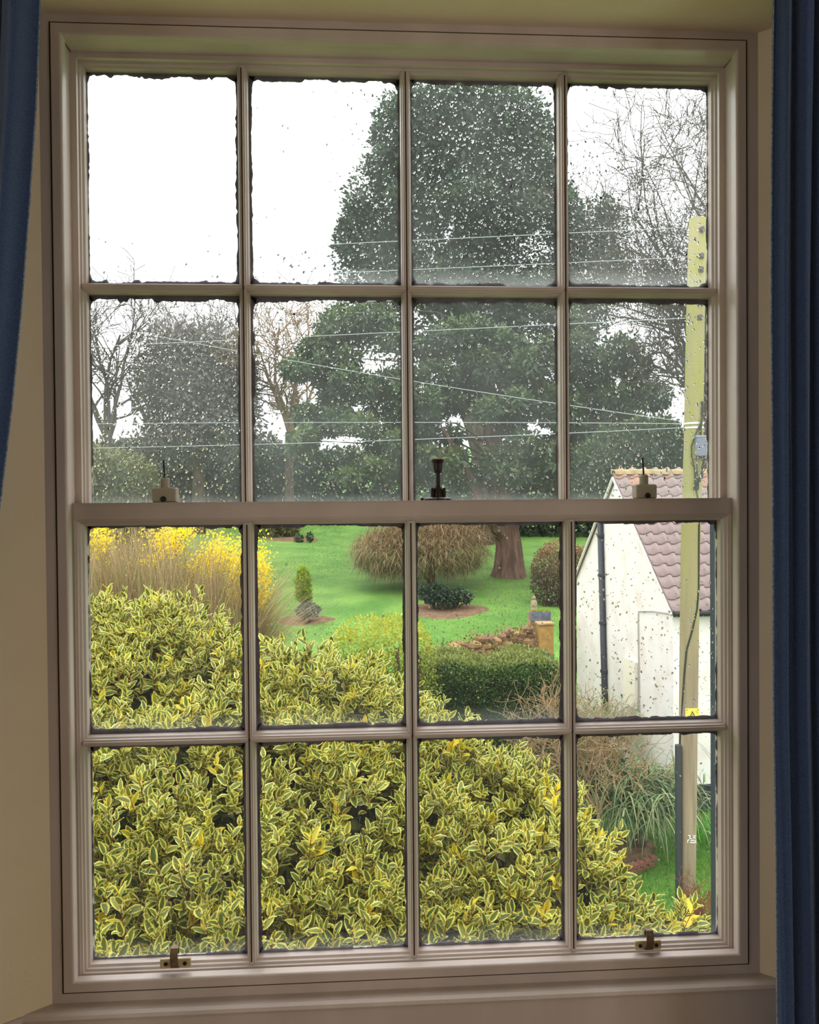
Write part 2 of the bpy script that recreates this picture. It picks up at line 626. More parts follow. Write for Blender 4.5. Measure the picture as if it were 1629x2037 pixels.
# glass: mostly clear, a film of damp that scatters a little light
def glass_mat(name, haze, edge):
    m = bpy.data.materials.new(name)
    m.use_nodes = True
    n, l = m.node_tree.nodes, m.node_tree.links
    n.clear()
    out = n.new('ShaderNodeOutputMaterial')
    tr = n.new('ShaderNodeBsdfTransparent'); tr.inputs[0].default_value = (.985, .99, .99, 1)
    gl = n.new('ShaderNodeBsdfGlossy'); gl.inputs['Roughness'].default_value = 0.0
    lw = n.new('ShaderNodeLayerWeight'); lw.inputs['Blend'].default_value = 0.5
    pw = n.new('ShaderNodeMath'); pw.operation = 'POWER'; pw.inputs[1].default_value = 5.0
    fr = n.new('ShaderNodeMath'); fr.operation = 'MULTIPLY_ADD'; fr.inputs[1].default_value = .75; fr.inputs[2].default_value = .012
    l.new(lw.outputs['Facing'], pw.inputs[0]); l.new(pw.outputs[0], fr.inputs[0])
    m1 = n.new('ShaderNodeMixShader')
    l.new(fr.outputs[0], m1.inputs[0]); l.new(tr.outputs[0], m1.inputs[1]); l.new(gl.outputs[0], m1.inputs[2])
    tl = n.new('ShaderNodeBsdfTranslucent'); tl.inputs[0].default_value = (.95, .97, 1, 1)
    m2 = n.new('ShaderNodeMixShader')
    tc = n.new('ShaderNodeTexCoord')
    nz = n.new('ShaderNodeTexNoise'); nz.inputs['Scale'].default_value = 7.0; nz.inputs['Detail'].default_value = 5.0
    l.new(tc.outputs['Object'], nz.inputs['Vector'])
    sp = n.new('ShaderNodeSeparateXYZ'); l.new(tc.outputs['Generated'], sp.inputs[0])
    low = n.new('ShaderNodeMapRange'); low.inputs['From Min'].default_value = 0.0; low.inputs['From Max'].default_value = 0.10
    low.inputs['To Min'].default_value = edge; low.inputs['To Max'].default_value = 0.0
    l.new(sp.outputs['Z'], low.inputs['Value'])
    mr = n.new('ShaderNodeMapRange'); mr.inputs['From Min'].default_value = 0.3; mr.inputs['From Max'].default_value = 0.7
    mr.inputs['To Min'].default_value = haze * 0.6; mr.inputs['To Max'].default_value = haze * 1.4
    l.new(nz.outputs['Fac'], mr.inputs['Value'])
    ad = n.new('ShaderNodeMath'); ad.operation = 'ADD'
    l.new(low.outputs[0], ad.inputs[0]); l.new(mr.outputs[0], ad.inputs[1])
    l.new(ad.outputs[0], m2.inputs[0]); l.new(m1.outputs[0], m2.inputs[1]); l.new(tl.outputs[0], m2.inputs[2])
    l.new(m2.outputs[0], out.inputs[0])
    return m


M_GLASS_U = glass_mat('damp_window_glass', 0.036, 0.13)
M_GLASS_L = glass_mat('clear_window_glass', 0.006, 0.05)
M_WATER = bpy.data.materials.new('rain_water')
M_WATER.use_nodes = True
_n, _l = M_WATER.node_tree.nodes, M_WATER.node_tree.links
_n.clear()
_o = _n.new('ShaderNodeOutputMaterial'); _g = _n.new('ShaderNodeBsdfGlass')
_g.inputs['IOR'].default_value = 1.33; _g.inputs['Roughness'].default_value = 0.0
_l.new(_g.outputs[0], _o.inputs[0])


def bar_profile(h, y0, dep):
    """glazing bar: narrow nose to the room, stepped ovolo, square rebate; returns (across, y)"""
    half = [(.0020, y0), (.0028, y0 + .003), (.0052, y0 + .004), (.0060, y0 + .009), (.0085, y0 + .012), (h, y0 + .020),
            (h, y0 + dep)]
    return half + [(-a, y) for a, y in reversed(half)]


def drops_mesh(x0, x1, z0, z1, y, n, dens=None, rmin=.0010, rmax=.0030, name='raindrops', parent=None):
    """water drops clinging to the outer face of a pane"""
    xs_, zs_ = [], []
    while len(xs_) < n:
        u, w = rng.random(), rng.random()
        if dens is None or rng.random() < dens(u, w):
            xs_.append(x0 + .006 + (x1 - x0 - .012) * u); zs_.append(z0 + .006 + (z1 - z0 - .012) * w)
    c = np.stack([xs_, np.full(n, y), zs_], 1)
    r = rmin + (rmax - rmin) * rng.random(n) ** 3.2
    ns, nr = 10, 4
    V, F = [], []
    for k in range(nr + 1):
        a = PI / 2 * k / nr
        for i in range(ns):
            th = 2 * PI * i / ns
            V.append((math.cos(a) * math.cos(th), math.sin(a) * .62, math.cos(a) * math.sin(th)))
    V = np.array(V)
    for k in range(nr):
        for i in range(ns):
            j = (i + 1) % ns
            F.append((k * ns + i, (k + 1) * ns + i, (k + 1) * ns + j, k * ns + j))
    nb = len(V)
    base = V[:ns].copy()
    V = np.concatenate([V, base, [[0, 0, 0]]])
    for i in range(0, ns, 1):
        j = (i + 1) % ns
        F.append((nb + i, nb + j, nb + ns, nb + ns))
    F3 = np.array(F)
    quads = F3[:nr * ns]
    m = len(V)
    el = 1.0 + .5 * rng.random(n)                       # drops sag a little
    VV = V[None] * (r[:, None, None] * np.ones((1, 1, 3)))
    VV[:, :, 2] *= el[:, None]
    skew = (rng.random(n) - .5) * .6
    VV[:, :, 0] += VV[:, :, 2] * skew[:, None]
    VV = VV + c[:, None]
    FQ = quads[None] + (np.arange(n) * m)[:, None, None]
    # base as two quads-fans is made of triangles: keep every face a triangle
    tq = np.concatenate([FQ.reshape(-1, 4)[:, [0, 1, 2]], FQ.reshape(-1, 4)[:, [0, 2, 3]]])
    tb = (F3[nr * ns:][:, :3])[None] + (np.arange(n) * m)[:, None, None]
    T = np.concatenate([tq, tb.reshape(-1, 3)])
    o = np_mesh(name, VV.reshape(-1, 3), T, M_WATER, parent, WO, smooth=True, kind='stuff', label='clear raindrops clinging to the pane')
    return o


def make_sash(name, label, xe, zr, outer, y0, yg, m_glass, dens, drop_n, edge_w, rmax=.0030):
    """xe: pane edges in x, zr: pane edges in z, outer rectangle; y0 room face, yg glass"""
    op = (xe[0][0] + .001, xe[-1][1] - .001, zr[0][0] - .001, zr[-1][1] + .001)
    prof = [(None, y0), (.0125, y0), (.0120, y0 + .002), (.0085, y0 + .003), (.0080, y0 + .007), (.0045, y0 + .009),
            (.0035, y0 + .013), (0, y0 + .016), (0, y0 + .040), (None, y0 + .040)]
    sash = ring(MB(), op, prof, outer=outer).build(name, M_PAINT, WIN, WO, label=label)
    h = .0098
    for k in range(3):
        xc = .5 * (xe[k][1] + xe[k + 1][0])
        pr = bar_profile(h, y0 + .003, .036)
        V = [(xc + a, y, op[2] - .004) for a, y in pr] + [(xc + a, y, op[3] + .004) for a, y in pr]
        m = len(pr)
        MB().add(V, [tuple(range(m)), tuple(range(2 * m - 1, m - 1, -1))] + [(i, m + i, m + (i + 1) % m, (i + 1) % m) for i in range(m)]
                 ).build('glazing_bar', M_PAINT, sash, WO)
    zc = .5 * (zr[0][1] + zr[1][0])
    pr = bar_profile(h, y0 + .003, .036)
    V = [(op[0] - .004, y, zc + a) for a, y in pr] + [(op[1] + .004, y, zc + a) for a, y in pr]
    MB().add(V, [tuple(range(m)), tuple(range(2 * m - 1, m - 1, -1))] + [(i, m + i, m + (i + 1) % m, (i + 1) % m) for i in range(m)]
             ).build('glazing_bar', M_PAINT, sash, WO)
    # thin dark strip painted in as a shade line along the upright bars
    for k in range(3):
        xc = .5 * (xe[k][1] + xe[k + 1][0])
        MB().box((xc - .0011, y0 + .0022, op[2]), (xc + .0011, y0 + .0032, op[3])).build('bar_joint', M_DIRT_SHADE, sash, WO)
    for r_ in range(2):
        for c_ in range(4):
            x0, x1 = xe[c_]; z0, z1 = zr[r_]
            X0, X1, Z0, Z1 = x0 - .006, x1 + .006, z0 - .006, z1 + .006
            MB().box((X0, yg, Z0), (X1, yg + .003, Z1)).build('glass_pane', m_glass, sash, WO)
            # ragged old putty and paint creeping over the pane edge, outside
            pts_o, pts_i = [], []
            ns = 60
            for side in range(4):
                base = [.0045, .0030, .0055, .0030][side]
                wv = base
                for k in range(ns):
                    t = k / ns
                    if rng.random() < .25:
                        wv = base * (0.35 + 1.3 * rng.random())
                    w_ = wv + .0006 * rng.normal() + (.006 * max(0, 1 - min(t, 1 - t) * 22))
                    w_ = max(.0004, w_ * edge_w)
                    if side == 0:   # bottom
                        pts_o.append((X0 + (X1 - X0) * t, Z0)); pts_i.append((x0 + .001 + (x1 - x0 - .002) * t, z0 + w_))
                    elif side == 1:
                        pts_o.append((X1, Z0 + (Z1 - Z0) * t)); pts_i.append((x1 - w_, z0 + .001 + (z1 - z0 - .002) * t))
                    elif side == 2:
                        pts_o.append((X1 - (X1 - X0) * t, Z1)); pts_i.append((x1 - .001 - (x1 - x0 - .002) * t, z1 - w_))
                    else:
                        pts_o.append((X0, Z1 - (Z1 - Z0) * t)); pts_i.append((x0 + w_, z1 - .001 - (z1 - z0 - .002) * t))
            N = len(pts_o)
            V = [(x, yg + .0034, z) for x, z in pts_o] + [(x, yg + .0034, z) for x, z in pts_i]
            V += [(x, yg + .012, z) for x, z in pts_o] + [(x, yg + .0042, z) for x, z in pts_i]
            F = []
            for i in range(N):
                j = (i + 1) % N
                F += [(i, j, N + j, N + i), (2 * N + i, 3 * N + i, 3 * N + j, 2 * N + j), (N + i, N + j, 3 * N + j, 3 * N + i)]
            MB().add(V, F).build('putty_line', M_PUTTY, sash, WO)
            nd = drop_n[r_][c_]
            if nd:
                drops_mesh(x0, x1, z0, z1, yg + .0032, nd, dens.get((r_, c_)), rmin=rmax / 3.2, rmax=rmax, parent=sash)
    return sash


XE_U = [(-.593, -.315), (-.291, -.010), (.012, .292), (.313, .593)]
XE_L = [(-.586, -.308), (-.281, -.010), (.013, .285), (.312, .587)]
dens_u = {(1, 0): lambda u, w: 1.0 if w < .08 else (.25 if w < .2 else .02),
          (1, 1): lambda u, w: (.06 + .94 * max(0, (u - .45) / .55)) if w > .15 else .5 + .5 * u,
          (1, 2): lambda u, w: 1.0, (1, 3): lambda u, w: .12 if w > .75 - .3 * u else 1.0,
          (0, 0): lambda u, w: .35 if w > .85 else 1.0, (0, 1): lambda u, w: .7 + .3 * u,
          (0, 2): lambda u, w: .5 + .5 * (1 - w)}
dens_l = {(1, 1): lambda u, w: 1.0 if w < .55 else .1, (1, 2): lambda u, w: 1.0 if w < .7 else .2,
          (1, 3): lambda u, w: 1.0 if w < .75 else .35, (0, 3): lambda u, w: 1.0 if w > .3 else .3}
US = make_sash('upper_sash', 'upper sliding sash, eight rain-speckled panes', XE_U, [(1.672, 2.078), (2.104, 2.494)],
               (-.606, .606, 1.655, 2.5105), .069, .098, M_GLASS_U, dens_u, [[1000, 900, 620, 1000], [40, 420, 1250, 800]], 1.0)
LS = make_sash('lower_sash', 'lower sliding sash, eight clearer panes', XE_L, [(.859, 1.249), (1.276, 1.651)],
               (-.6045, .6045, .838, 1.692), .020, .049, M_GLASS_L, dens_l, [[14, 14, 30, 150], [70, 120, 330, 620]], .8, .0023)
MB().box((-.604, .0175, 1.6915), (.604, .0612, 1.6935)).build('meeting_rail_cap', M_PAINT, LS, WO)

# sash stops standing on the meeting rail
def sash_stop(px0, px1, py0, px_hole, py_hole, side):
    a, c = at(px0, 1000, .030), at(px1, 1000, .030)
    x0, x1 = a[0], c[0]
    zb = 1.6935
    h = .0265
    xm = .5 * (x0 + x1)
    body = MB().box((x0, .030, zb), (x1, .056, zb + h), bev=.0018).build('sash_stop', M_PLASTIC, WIN, WO, label='cream plastic sash stop with steel pin')
    hx = at(px_hole, py_hole, .030)
    MB().lathe([(.0066, .0286), (.0066, .0302)], (hx[0], 0, hx[2]), 'y', 18).build('keyhole_rim', mat('worn_ring', (150, 140, 122), .4, .5), body, WO)
    MB().lathe([(.0052, .0280), (.0052, .0303)], (hx[0], 0, hx[2]), 'y', 18).build('keyhole', M_BLACKM, body, WO)
    MB().lathe([(.0080, zb + h), (.0082, zb + h + .002), (.0082, zb + h + .016), (.0070, zb + h + .018)], (xm - .001, .043, 0), 'z', 18
               ).build('collar', M_PLASTIC, body, WO)
    MB().tube([(xm - .001, .043, zb + h + .016), (xm - .003, .044, zb + h + .05)], .0017, 8).build('pin', M_BLACKM, body, WO)


sash_stop(302, 350, 973, 325, 993, 'l')
sash_stop(1266, 1307, 967, 1288, 986, 'r')
# thumb-screw sash fastener in the middle
fx = at(872, 1000, .04)[0]
zb = 1.6935
fst = MB().lathe([(.026, zb), (.026, zb + .003), (.020, zb + .0055)], (fx, .042, 0), 'z', 24).build('sash_fastener', M_BRONZE, WIN, WO, label='dark bronze thumb screw fastener on the meeting rail')
MB().lathe([(.0085, zb + .005), (.0088, zb + .012), (.0062, zb + .024), (.0045, zb + .028), (.0042, zb + .052)], (fx, .042, 0), 'z', 16).build('screw_stem', M_BRONZE, fst, WO)
MB().lathe([(.0070, zb + .050), (.0085, zb + .056), (.0098, zb + .068), (.0125, zb + .0735), (.0125, zb + .0755)], (fx, .042, 0), 'z', 20).build('thumb_knob', M_BRONZE, fst, WO)
MB().lathe([(.0122, zb + .0755), (.0118, zb + .0770), (.004, zb + .0775)], (fx, .042, 0), 'z', 20).build('knob_top', M_BRASS, fst, WO)
for dx in (-.0105, .0105):
    MB().box((fx + dx - .0030, .036, zb + .004), (fx + dx + .0030, .048, zb + .023), bev=.001).build('lug', M_BRONZE, fst, WO)
MB().lathe([(.003, zb), (.003, zb + .004)], (fx - .030, .042, 0), 'z', 10).build('screw', M_BRONZE, fst, WO)


# hook lifts on the bottom rail
def sash_lift(px, py, wpx):
    c = at(px, py, .016)
    hw = wpx / 2 / 1098.0
    plate = MB().box((c[0] - hw, .0145, c[2] - .0085), (c[0] + hw, .0200, c[2] + .0085), bev=.0012).build('sash_lift', M_BRASS, WIN, WO, label='small cream brass hook lift')
    prof_ = [(.0145, c[2] - .007), (.010, c[2] - .004), (.0055, c[2] + .004), (.0040, c[2] + .014), (.0050, c[2] + .024), (.0085, c[2] + .0305),
             (.0130, c[2] + .0315), (.0165, c[2] + .027), (.0172, c[2] + .018)]
    V, F = [], []
    w = .0068
    for i, (y, z) in enumerate(prof_):
        j0, j1 = max(0, i - 1), min(len(prof_) - 1, i + 1)
        ty, tz = prof_[j1][0] - prof_[j0][0], prof_[j1][1] - prof_[j0][1]
        q = math.hypot(ty, tz)
        ny, nz = -tz / q * .0012, ty / q * .0012
        for sx in (-w, w):
            for s in (1, -1):
                V.append((c[0] + sx, y + s * ny, z + s * nz))
    for i in range(len(prof_) - 1):
        a = i * 4; e = a + 4
        F += [(a, a + 2, e + 2, e), (a + 1, e + 1, e + 3, a + 3), (a, e, e + 1, a + 1), (a + 2, a + 3, e + 3, e + 2)]
    e = (len(prof_) - 1) * 4
    F += [(0, 1, 3, 2), (e, e + 2, e + 3, e + 1)]
    MB().add(V, F).build('hook', M_HOOK, plate, WO)
    for s in (-1, 1):
        MB().lathe([(.0034, .0130), (.0034, .0146)], (c[0] + s * hw * .62, 0, c[2]), 'y', 12).build('screw', M_BRONZE, plate, WO)


sash_lift(349, 1916, 60)
sash_lift(1289, 1880, 54)

# ------------------------------------------------------------------ curtains
def curtain(name, label, edge_px, Y0, side, width, phase, amp, waves, zlo=.12, zhi=2.535):
    ex = [at(px, py, Y0) for px, py in edge_px]
    zz = np.array([e[2] for e in ex])[::-1]
    xx = np.array([e[0] for e in ex])[::-1]
    nz_, nu = 90, 170
    Z = np.linspace(zlo, zhi, nz_)
    E = np.interp(Z, zz, xx)
    U = np.linspace(0, 1, nu)
    V = np.zeros((nz_, nu, 3))
    for i, z in enumerate(Z):
        ph = phase + .25 * math.sin(z * 1.7)
        th = 2 * PI * waves * U + ph
        a = amp * (0.55 + .45 * np.minimum(1, U * 5)) * (1 + .15 * math.sin(z * 3 + 1))
        y = Y0 + a * (np.cos(th) - math.cos(ph)) + .004 * np.sin(th * 2.3 + z * 2)
        x = E[i] + side * (U * width) + .08 * amp * np.sin(th * 2 + .6) * np.minimum(1, U * 8)
        V[i, :, 0], V[i, :, 1], V[i, :, 2] = x, y, z
    F = []
    for i in range(nz_ - 1):
        k = i * nu + np.arange(nu - 1)
        F.append(np.stack([k, k + 1, k + nu + 1, k + nu], 1))
    root = thing(name, label, 'curtain', (float(E[0]), Y0, zlo))
    org = (float(E[0]), Y0, zlo)
    cl = np_mesh('cloth', V.reshape(-1, 3), np.concatenate(F), M_CURT, root, org, smooth=True)
    sm = cl.modifiers.new('thickness', 'SOLIDIFY'); sm.thickness = .0016
    MB().tube(V[:, 0] + np.array([-side * .0004, 0, 0]), .0016, 6).build('hem_edge', M_HEM, root, org, smooth=True, label='pale stitched hem')
    return root


curtain('curtain', 'navy blue curtain drawn back at the left edge of the window',
        [(84, -120), (80, 0), (73, 200), (60, 400), (45, 600), (26, 800), (2, 1000), (-28, 1200), (-70, 1500), (-120, 2000), (-160, 2500)],
        -.20, -1, .42, 0.6, .022, 7)
curtain('curtain', 'navy blue curtain in deep folds at the right of the window',
        [(1537, -120), (1537, 0), (1533, 300), (1532, 600), (1535, 1000), (1537, 1400), (1543, 1700), (1547, 2037), (1552, 2600)],
        -.18, 1, .40, 0.35, .015, 12)

# ================================================================== OUTSIDE
# ------------------------------------------------------------------ ground
def lawn_material():
    m = bpy.data.materials.new('lawn_grass')
    m.use_nodes = True
    n, l = m.node_tree.nodes, m.node_tree.links
    b = n['Principled BSDF']
    b.inputs['Roughness'].default_value = .8
    b.inputs['Specular IOR Level'].default_value = .15
    tc = n.new('ShaderNodeTexCoord')
    n1 = n.new('ShaderNodeTexNoise'); n1.inputs['Scale'].default_value = .55; n1.inputs['Detail'].default_value = 6
    n2 = n.new('ShaderNodeTexNoise'); n2.inputs['Scale'].default_value = 9.0; n2.inputs['Detail'].default_value = 4
    l.new(tc.outputs['Object'], n1.inputs['Vector']); l.new(tc.outputs['Object'], n2.inputs['Vector'])
    cr = n.new('ShaderNodeValToRGB')
    cr.color_ramp.elements[0].position = .35; cr.color_ramp.elements[0].color = lin((88, 130, 58))
    cr.color_ramp.elements[1].position = .65; cr.color_ramp.elements[1].color = lin((116, 154, 72))
    l.new(n1.outputs['Fac'], cr.inputs[0])
    c2 = n.new('ShaderNodeValToRGB')
    c2.color_ramp.elements[0].position = .3; c2.color_ramp.elements[0].color = (.55, .6, .5, 1)
    c2.color_ramp.elements[1].position = .7; c2.color_ramp.elements[1].color = (1.15, 1.1, 1.1, 1)
    l.new(n2.outputs['Fac'], c2.inputs[0])
    mx = n.new('ShaderNodeMix'); mx.data_type = 'RGBA'; mx.blend_type = 'MULTIPLY'; mx.inputs[0].default_value = .5
    l.new(cr.outputs[0], mx.inputs[6]); l.new(c2.outputs[0], mx.inputs[7])
    l.new(mx.outputs[2], b.inputs['Base Color'])
    return m


gx = np.linspace(-70, 70, 71)
gy = np.concatenate([np.linspace(.3, 40, 60), np.linspace(42, 130, 40), np.array([180, 260, 400])])
GX, GY = np.meshgrid(gx, gy)
GZ = ground_z(GY) + .12 * np.sin(GX * .35 + 1) * np.sin(GY * .22) * np.clip((GY - 18) / 10, 0, 1)
GX[:, 0], GX[:, -1] = -300, 300
GV = np.stack([GX, GY, GZ], -1).reshape(-1, 3)
nn = len(gx)
GF = []
for i in range(len(gy) - 1):
    k = i * nn + np.arange(nn - 1)
    GF.append(np.stack([k, k + 1, k + nn + 1, k + nn], 1))
lawn = np_mesh('floor_garden', GV, np.concatenate(GF), lawn_material(), smooth=True)
tag(lawn, 'bright green lawn sloping up away from the house', 'lawn', kind='structure')


def blades(name, label, x0, x1, y0, y1, n, L, W, tints, keep=None):
    x = x0 + (x1 - x0) * rng.random(n); y = y0 + (y1 - y0) * rng.random(n)
    p = np.stack([x, y, ground_z(y)], 1)
    d = rand_dirs(n) * .55 + np.array([0, 0, 1.0])
    V, F = cards(p, d, L * (.5 + rng.random(n)), W)
    o = np_mesh(name, V, F, mat('grass_blades_' + name, tints[1], .7, .2, tint=tints, transl=.5), tint=rng.random(n))
    tag(o, label, 'grass', kind='stuff')
    return o


blades('short_grass', 'short wet grass around the foot of the wooden pole', 1.8, 6.6, 7.5, 13.6, 60000, .07, .008,
       [(70, 118, 36), (98, 150, 50), (130, 176, 74)])
blades('rough_grass', 'longer grass over the sloping garden lawn', -11, 8.5, 19, 62, 30000, .07, .03,
       [(100, 138, 64), (118, 154, 76), (138, 172, 94)])

# ------------------------------------------------------------------ foliage materials
M_BARK = mat('grey_brown_bark', (96, 82, 70), .9, .1, col2=(66, 56, 48), nscale=6, stretch=(1, 1, .2))
M_BARK_RED = mat('reddish_conifer_bark', (128, 98, 88), .9, .1, col2=(84, 66, 58), nscale=5, stretch=(1, 1, .15))
M_TWIG = mat('bare_twigs', (84, 76, 70), .9, .1)
M_TWIG_B = mat('brown_twigs', (142, 116, 90), .9, .1)
M_TWIG_R = mat('red_brown_twigs', (126, 78, 58), .9, .1)


def leafmat(name, tints, transl=.25, rough=.5, spec=.4):
    return mat(name, tints[len(tints) // 2], rough, spec, tint=tints, transl=transl)


def foliage(name, lobes, n, L, W, m, parent, org, inner=.6, outer=1.06, droop=0.0, outw=.6, zmin=-1.0, tb=None, label=None):
    p, nr = in_lobes(lobes, n, inner, outer, zmin)
    d = nr * outw + rand_dirs(n) * .8 + np.array([0, 0, -droop])
    Ls = L * (.6 + .8 * rng.random(n))
    V, F = cards(p, d, Ls, W * (.6 + .8 * rng.random(n)))
    t = rng.random(n)
    if tb is not None:
        t = np.clip(tb(p, nr) + .35 * (t - .5), 0, 1)
    return np_mesh(name, V, F, m, parent, org, tint=t, kind='stuff', label=label)


def segs_obj(name, S, m, parent, org, sides=4, kind=None):
    V, F = seg_tubes(S, sides)
    return np_mesh(name, V, F, m, parent, org, smooth=False, kind=kind)


# ------------------------------------------------------------------ big evergreen behind
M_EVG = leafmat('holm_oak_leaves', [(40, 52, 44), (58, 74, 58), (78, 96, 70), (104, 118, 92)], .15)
D1 = 52.0
o1 = on_ground(960, D1)
evg = thing('evergreen_oak', 'tall dome-shaped dark evergreen tree rising to the top panes', 'tree', o1)
lob1 = [lobe(915, 300, D1, 155, 145), lobe(830, 330, D1, 95, 130), lobe(1010, 320, D1, 90, 140), lobe(780, 430, D1, 95, 120),
        lobe(900, 470, D1, 160, 150), lobe(1040, 470, D1, 110, 150), lobe(740, 510, D1, 75, 80), lobe(930, 240, D1, 105, 85),
        lobe(800, 250, D1, 55, 65), lobe(1050, 270, D1, 45, 75), lobe(1190, 470, D1, 55, 75), lobe(1170, 560, D1, 80, 90),
        lobe(860, 620, D1, 190, 110), lobe(1050, 640, D1, 150, 110), lobe(712, 470, D1, 40, 60), lobe(1090, 380, D1, 25, 70),
        lobe(900, 195, D1, 70, 40), lobe(985, 190, D1, 40, 32)]
lob1j = []
for c, r in lob1:                               # ragged clusters standing out of the crown
    for k in range(7):
        q = rand_dirs(1)[0]; q[2] = abs(q[2]) * .8 - .25
        lob1j.append((c + q * r * .88, r * rng.uniform(.16, .34)))
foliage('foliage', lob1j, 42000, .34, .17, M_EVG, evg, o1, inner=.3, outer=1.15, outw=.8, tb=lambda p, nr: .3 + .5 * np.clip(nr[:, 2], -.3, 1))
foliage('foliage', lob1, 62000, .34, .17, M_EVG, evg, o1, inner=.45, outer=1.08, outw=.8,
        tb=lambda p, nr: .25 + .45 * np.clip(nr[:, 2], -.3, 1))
MB().tube([o1, o1 + (0.2, 0, 5), P(930, 800, D1), P(915, 600, D1), P(910, 350, D1)], [.8, .7, .6, .45, .15], 10).build('trunk', M_BARK, evg, o1)
S = []
for (c, r) in lob1:
    st = P(925, 760, D1) + np.array([0, 0, rng.random() * 5])
    S.append(np.concatenate([st, c, [.25, .06]]))
segs_obj('branches', np.array(S), M_BARK, evg, o1, 6)

# ------------------------------------------------------------------ spreading conifer in front, with the thick trunk
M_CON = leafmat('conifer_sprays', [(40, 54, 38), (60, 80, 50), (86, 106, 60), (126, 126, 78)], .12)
D2 = 40.5
o2 = on_ground(1010, D2)
con = thing('spreading_conifer', 'spreading dark conifer with thick reddish trunk on the lawn', 'tree', o2)
tb0, tb1 = P(1012, 1138, D2), P(985, 800, D2)
MB().tube([o2 + (0, 0, -.3), o2 + (.05, 0, .45), P(1012, 1085, D2), P(1003, 1030, D2), P(985, 940, D2), P(975, 800, D2), P(960, 640, D2)],
          [1.0, .78, .66, .60, .52, .4, .12], 14).build('trunk', M_BARK_RED, con, o2)
MB().tube([P(1008, 1075, D2), P(985, 1045, D2 - .6), P(962, 1010, D2 - 1), P(930, 940, D2 - 1.5), P(880, 850, D2 - 2)], [.5, .34, .28, .2, .08], 8
          ).build('limb', M_BARK_RED, con, o2)
plates_ = [(700, 660, 95, 38), (650, 720, 75, 36), (740, 745, 110, 42), (690, 805, 90, 40), (640, 850, 55, 35), (760, 840, 95, 45),
          (900, 680, 120, 48), (880, 770, 110, 40), (960, 830, 120, 45), (860, 890, 100, 36), (1040, 720, 110, 50), (1090, 800, 95, 50),
          (1180, 690, 80, 55), (1230, 740, 70, 50), (1250, 810, 65, 45), (1180, 830, 90, 50), (1200, 890, 95, 42), (1100, 890, 90, 45),
          (930, 930, 130, 40), (1060, 950, 110, 35), (760, 920, 90, 30), (1170, 950, 70, 30), (620, 700, 42, 22), (606, 880, 30, 18),
          (1290, 790, 40, 30), (1290, 860, 40, 35), (720, 640, 70, 35), (1010, 780, 70, 50), (820, 840, 60, 60)]
plates = []
for (x, y, rx, ry) in plates_:                  # each bough breaks into several sprays
    for k in range(6):
        plates.append((x + rng.uniform(-.85, .85) * rx, y + rng.uniform(-.9, .9) * ry, rx * rng.uniform(.18, .42), ry * rng.uniform(.32, .7)))
lob2, S = [], []
for (x, y, rx, ry) in plates:
    dd = D2 + rng.uniform(-3.5, 2.0)
    c, r = lobe(x, y, dd, rx, ry, max(1.2, rx * px2m(dd) * .8))
    lob2.append((c, r))
    if len(lob2) % 5:
        continue
    st = P(985, min(1000, y + 60), D2)
    mid = (st + c) / 2 + np.array([0, 0, .5])
    S.append(np.concatenate([st, mid, [.06, .045]])); S.append(np.concatenate([mid, c, [.045, .02]]))
segs_obj('branches', np.array(S), M_BARK, con, o2, 5)
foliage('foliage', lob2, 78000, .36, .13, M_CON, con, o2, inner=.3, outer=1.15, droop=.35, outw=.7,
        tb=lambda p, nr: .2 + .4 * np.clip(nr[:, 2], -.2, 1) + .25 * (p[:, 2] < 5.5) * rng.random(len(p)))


# ------------------------------------------------------------------ bare trees
def bare_tree(label, px, d, py_fork, py_top, spread_px, seed_dirs, m=M_TWIG, radius=.28, levels=4, nch=(5, 5, 4, 3), twig=.010, rest=0.75):
    o_ = on_ground(px, d)
    t_ = thing('bare_tree', label, 'tree', o_)
    fork = P(px, py_fork, d)
    S = [np.concatenate([o_, o_ * .5 + fork * .5, [radius * 1.25, radius * 1.05]]), np.concatenate([o_ * .5 + fork * .5, fork, [radius * 1.05, radius * .9]])]
    segs_obj('trunk', np.array(S), M_BARK, t_, o_, 8)
    A = []
    for (x, y, dy) in seed_dirs:
        tip = P(x, y, d + dy)
        v = tip - fork
        A.append(grow(fork, v, np.linalg.norm(v) * .8, radius * .55, levels - 1, nch=nch, spread=rest, up=.10, ratio=.52, wob=.14, rmin=twig))
    segs_obj('branches', np.concatenate(A), m, t_, o_, 4, kind='stuff')
    return t_


bare_tree('tall bare deciduous tree behind the wooden pole', 1410, 33, 800, 270, 200,
          [(1395, 300, 0), (1340, 320, 1), (1290, 380, -1), (1250, 470, 1), (1230, 560, 0), (1450, 330, 1), (1480, 450, 0), (1260, 640, -1), (1320, 500, 2), (1275, 720, 1), (1370, 280, -1), (1310, 340, 0), (1420, 290, 0), (1265, 430, -1)],
          radius=.24, levels=5, nch=(6, 5, 4, 3), twig=.012)
bare_tree('slim bare tree at the far left of the second pane row', 215, 56, 880, 600, 100,
          [(200, 590, 0), (235, 600, 1), (262, 610, 0), (185, 680, -1), (160, 620, 0), (278, 690, 1)], radius=.3, nch=(6, 5, 4, 3), twig=.022)
bare_tree('bare spreading tree between the ivy-dark tree and the conifer', 575, 62, 860, 600, 140,
          [(560, 600, 0), (520, 640, 0), (600, 590, 1), (640, 620, -1), (500, 720, 1), (650, 700, 0), (545, 760, 0), (615, 790, 1)], m=M_TWIG_B, radius=.32, nch=(6, 5, 4, 3), twig=.024)
bare_tree('thin bare tree behind the left dark tree', 300, 66, 850, 650, 100,
          [(290, 640, 0), (330, 650, 1), (360, 700, 0), (260, 720, 0)], radius=.3, nch=(5, 5, 4, 2), twig=.022)

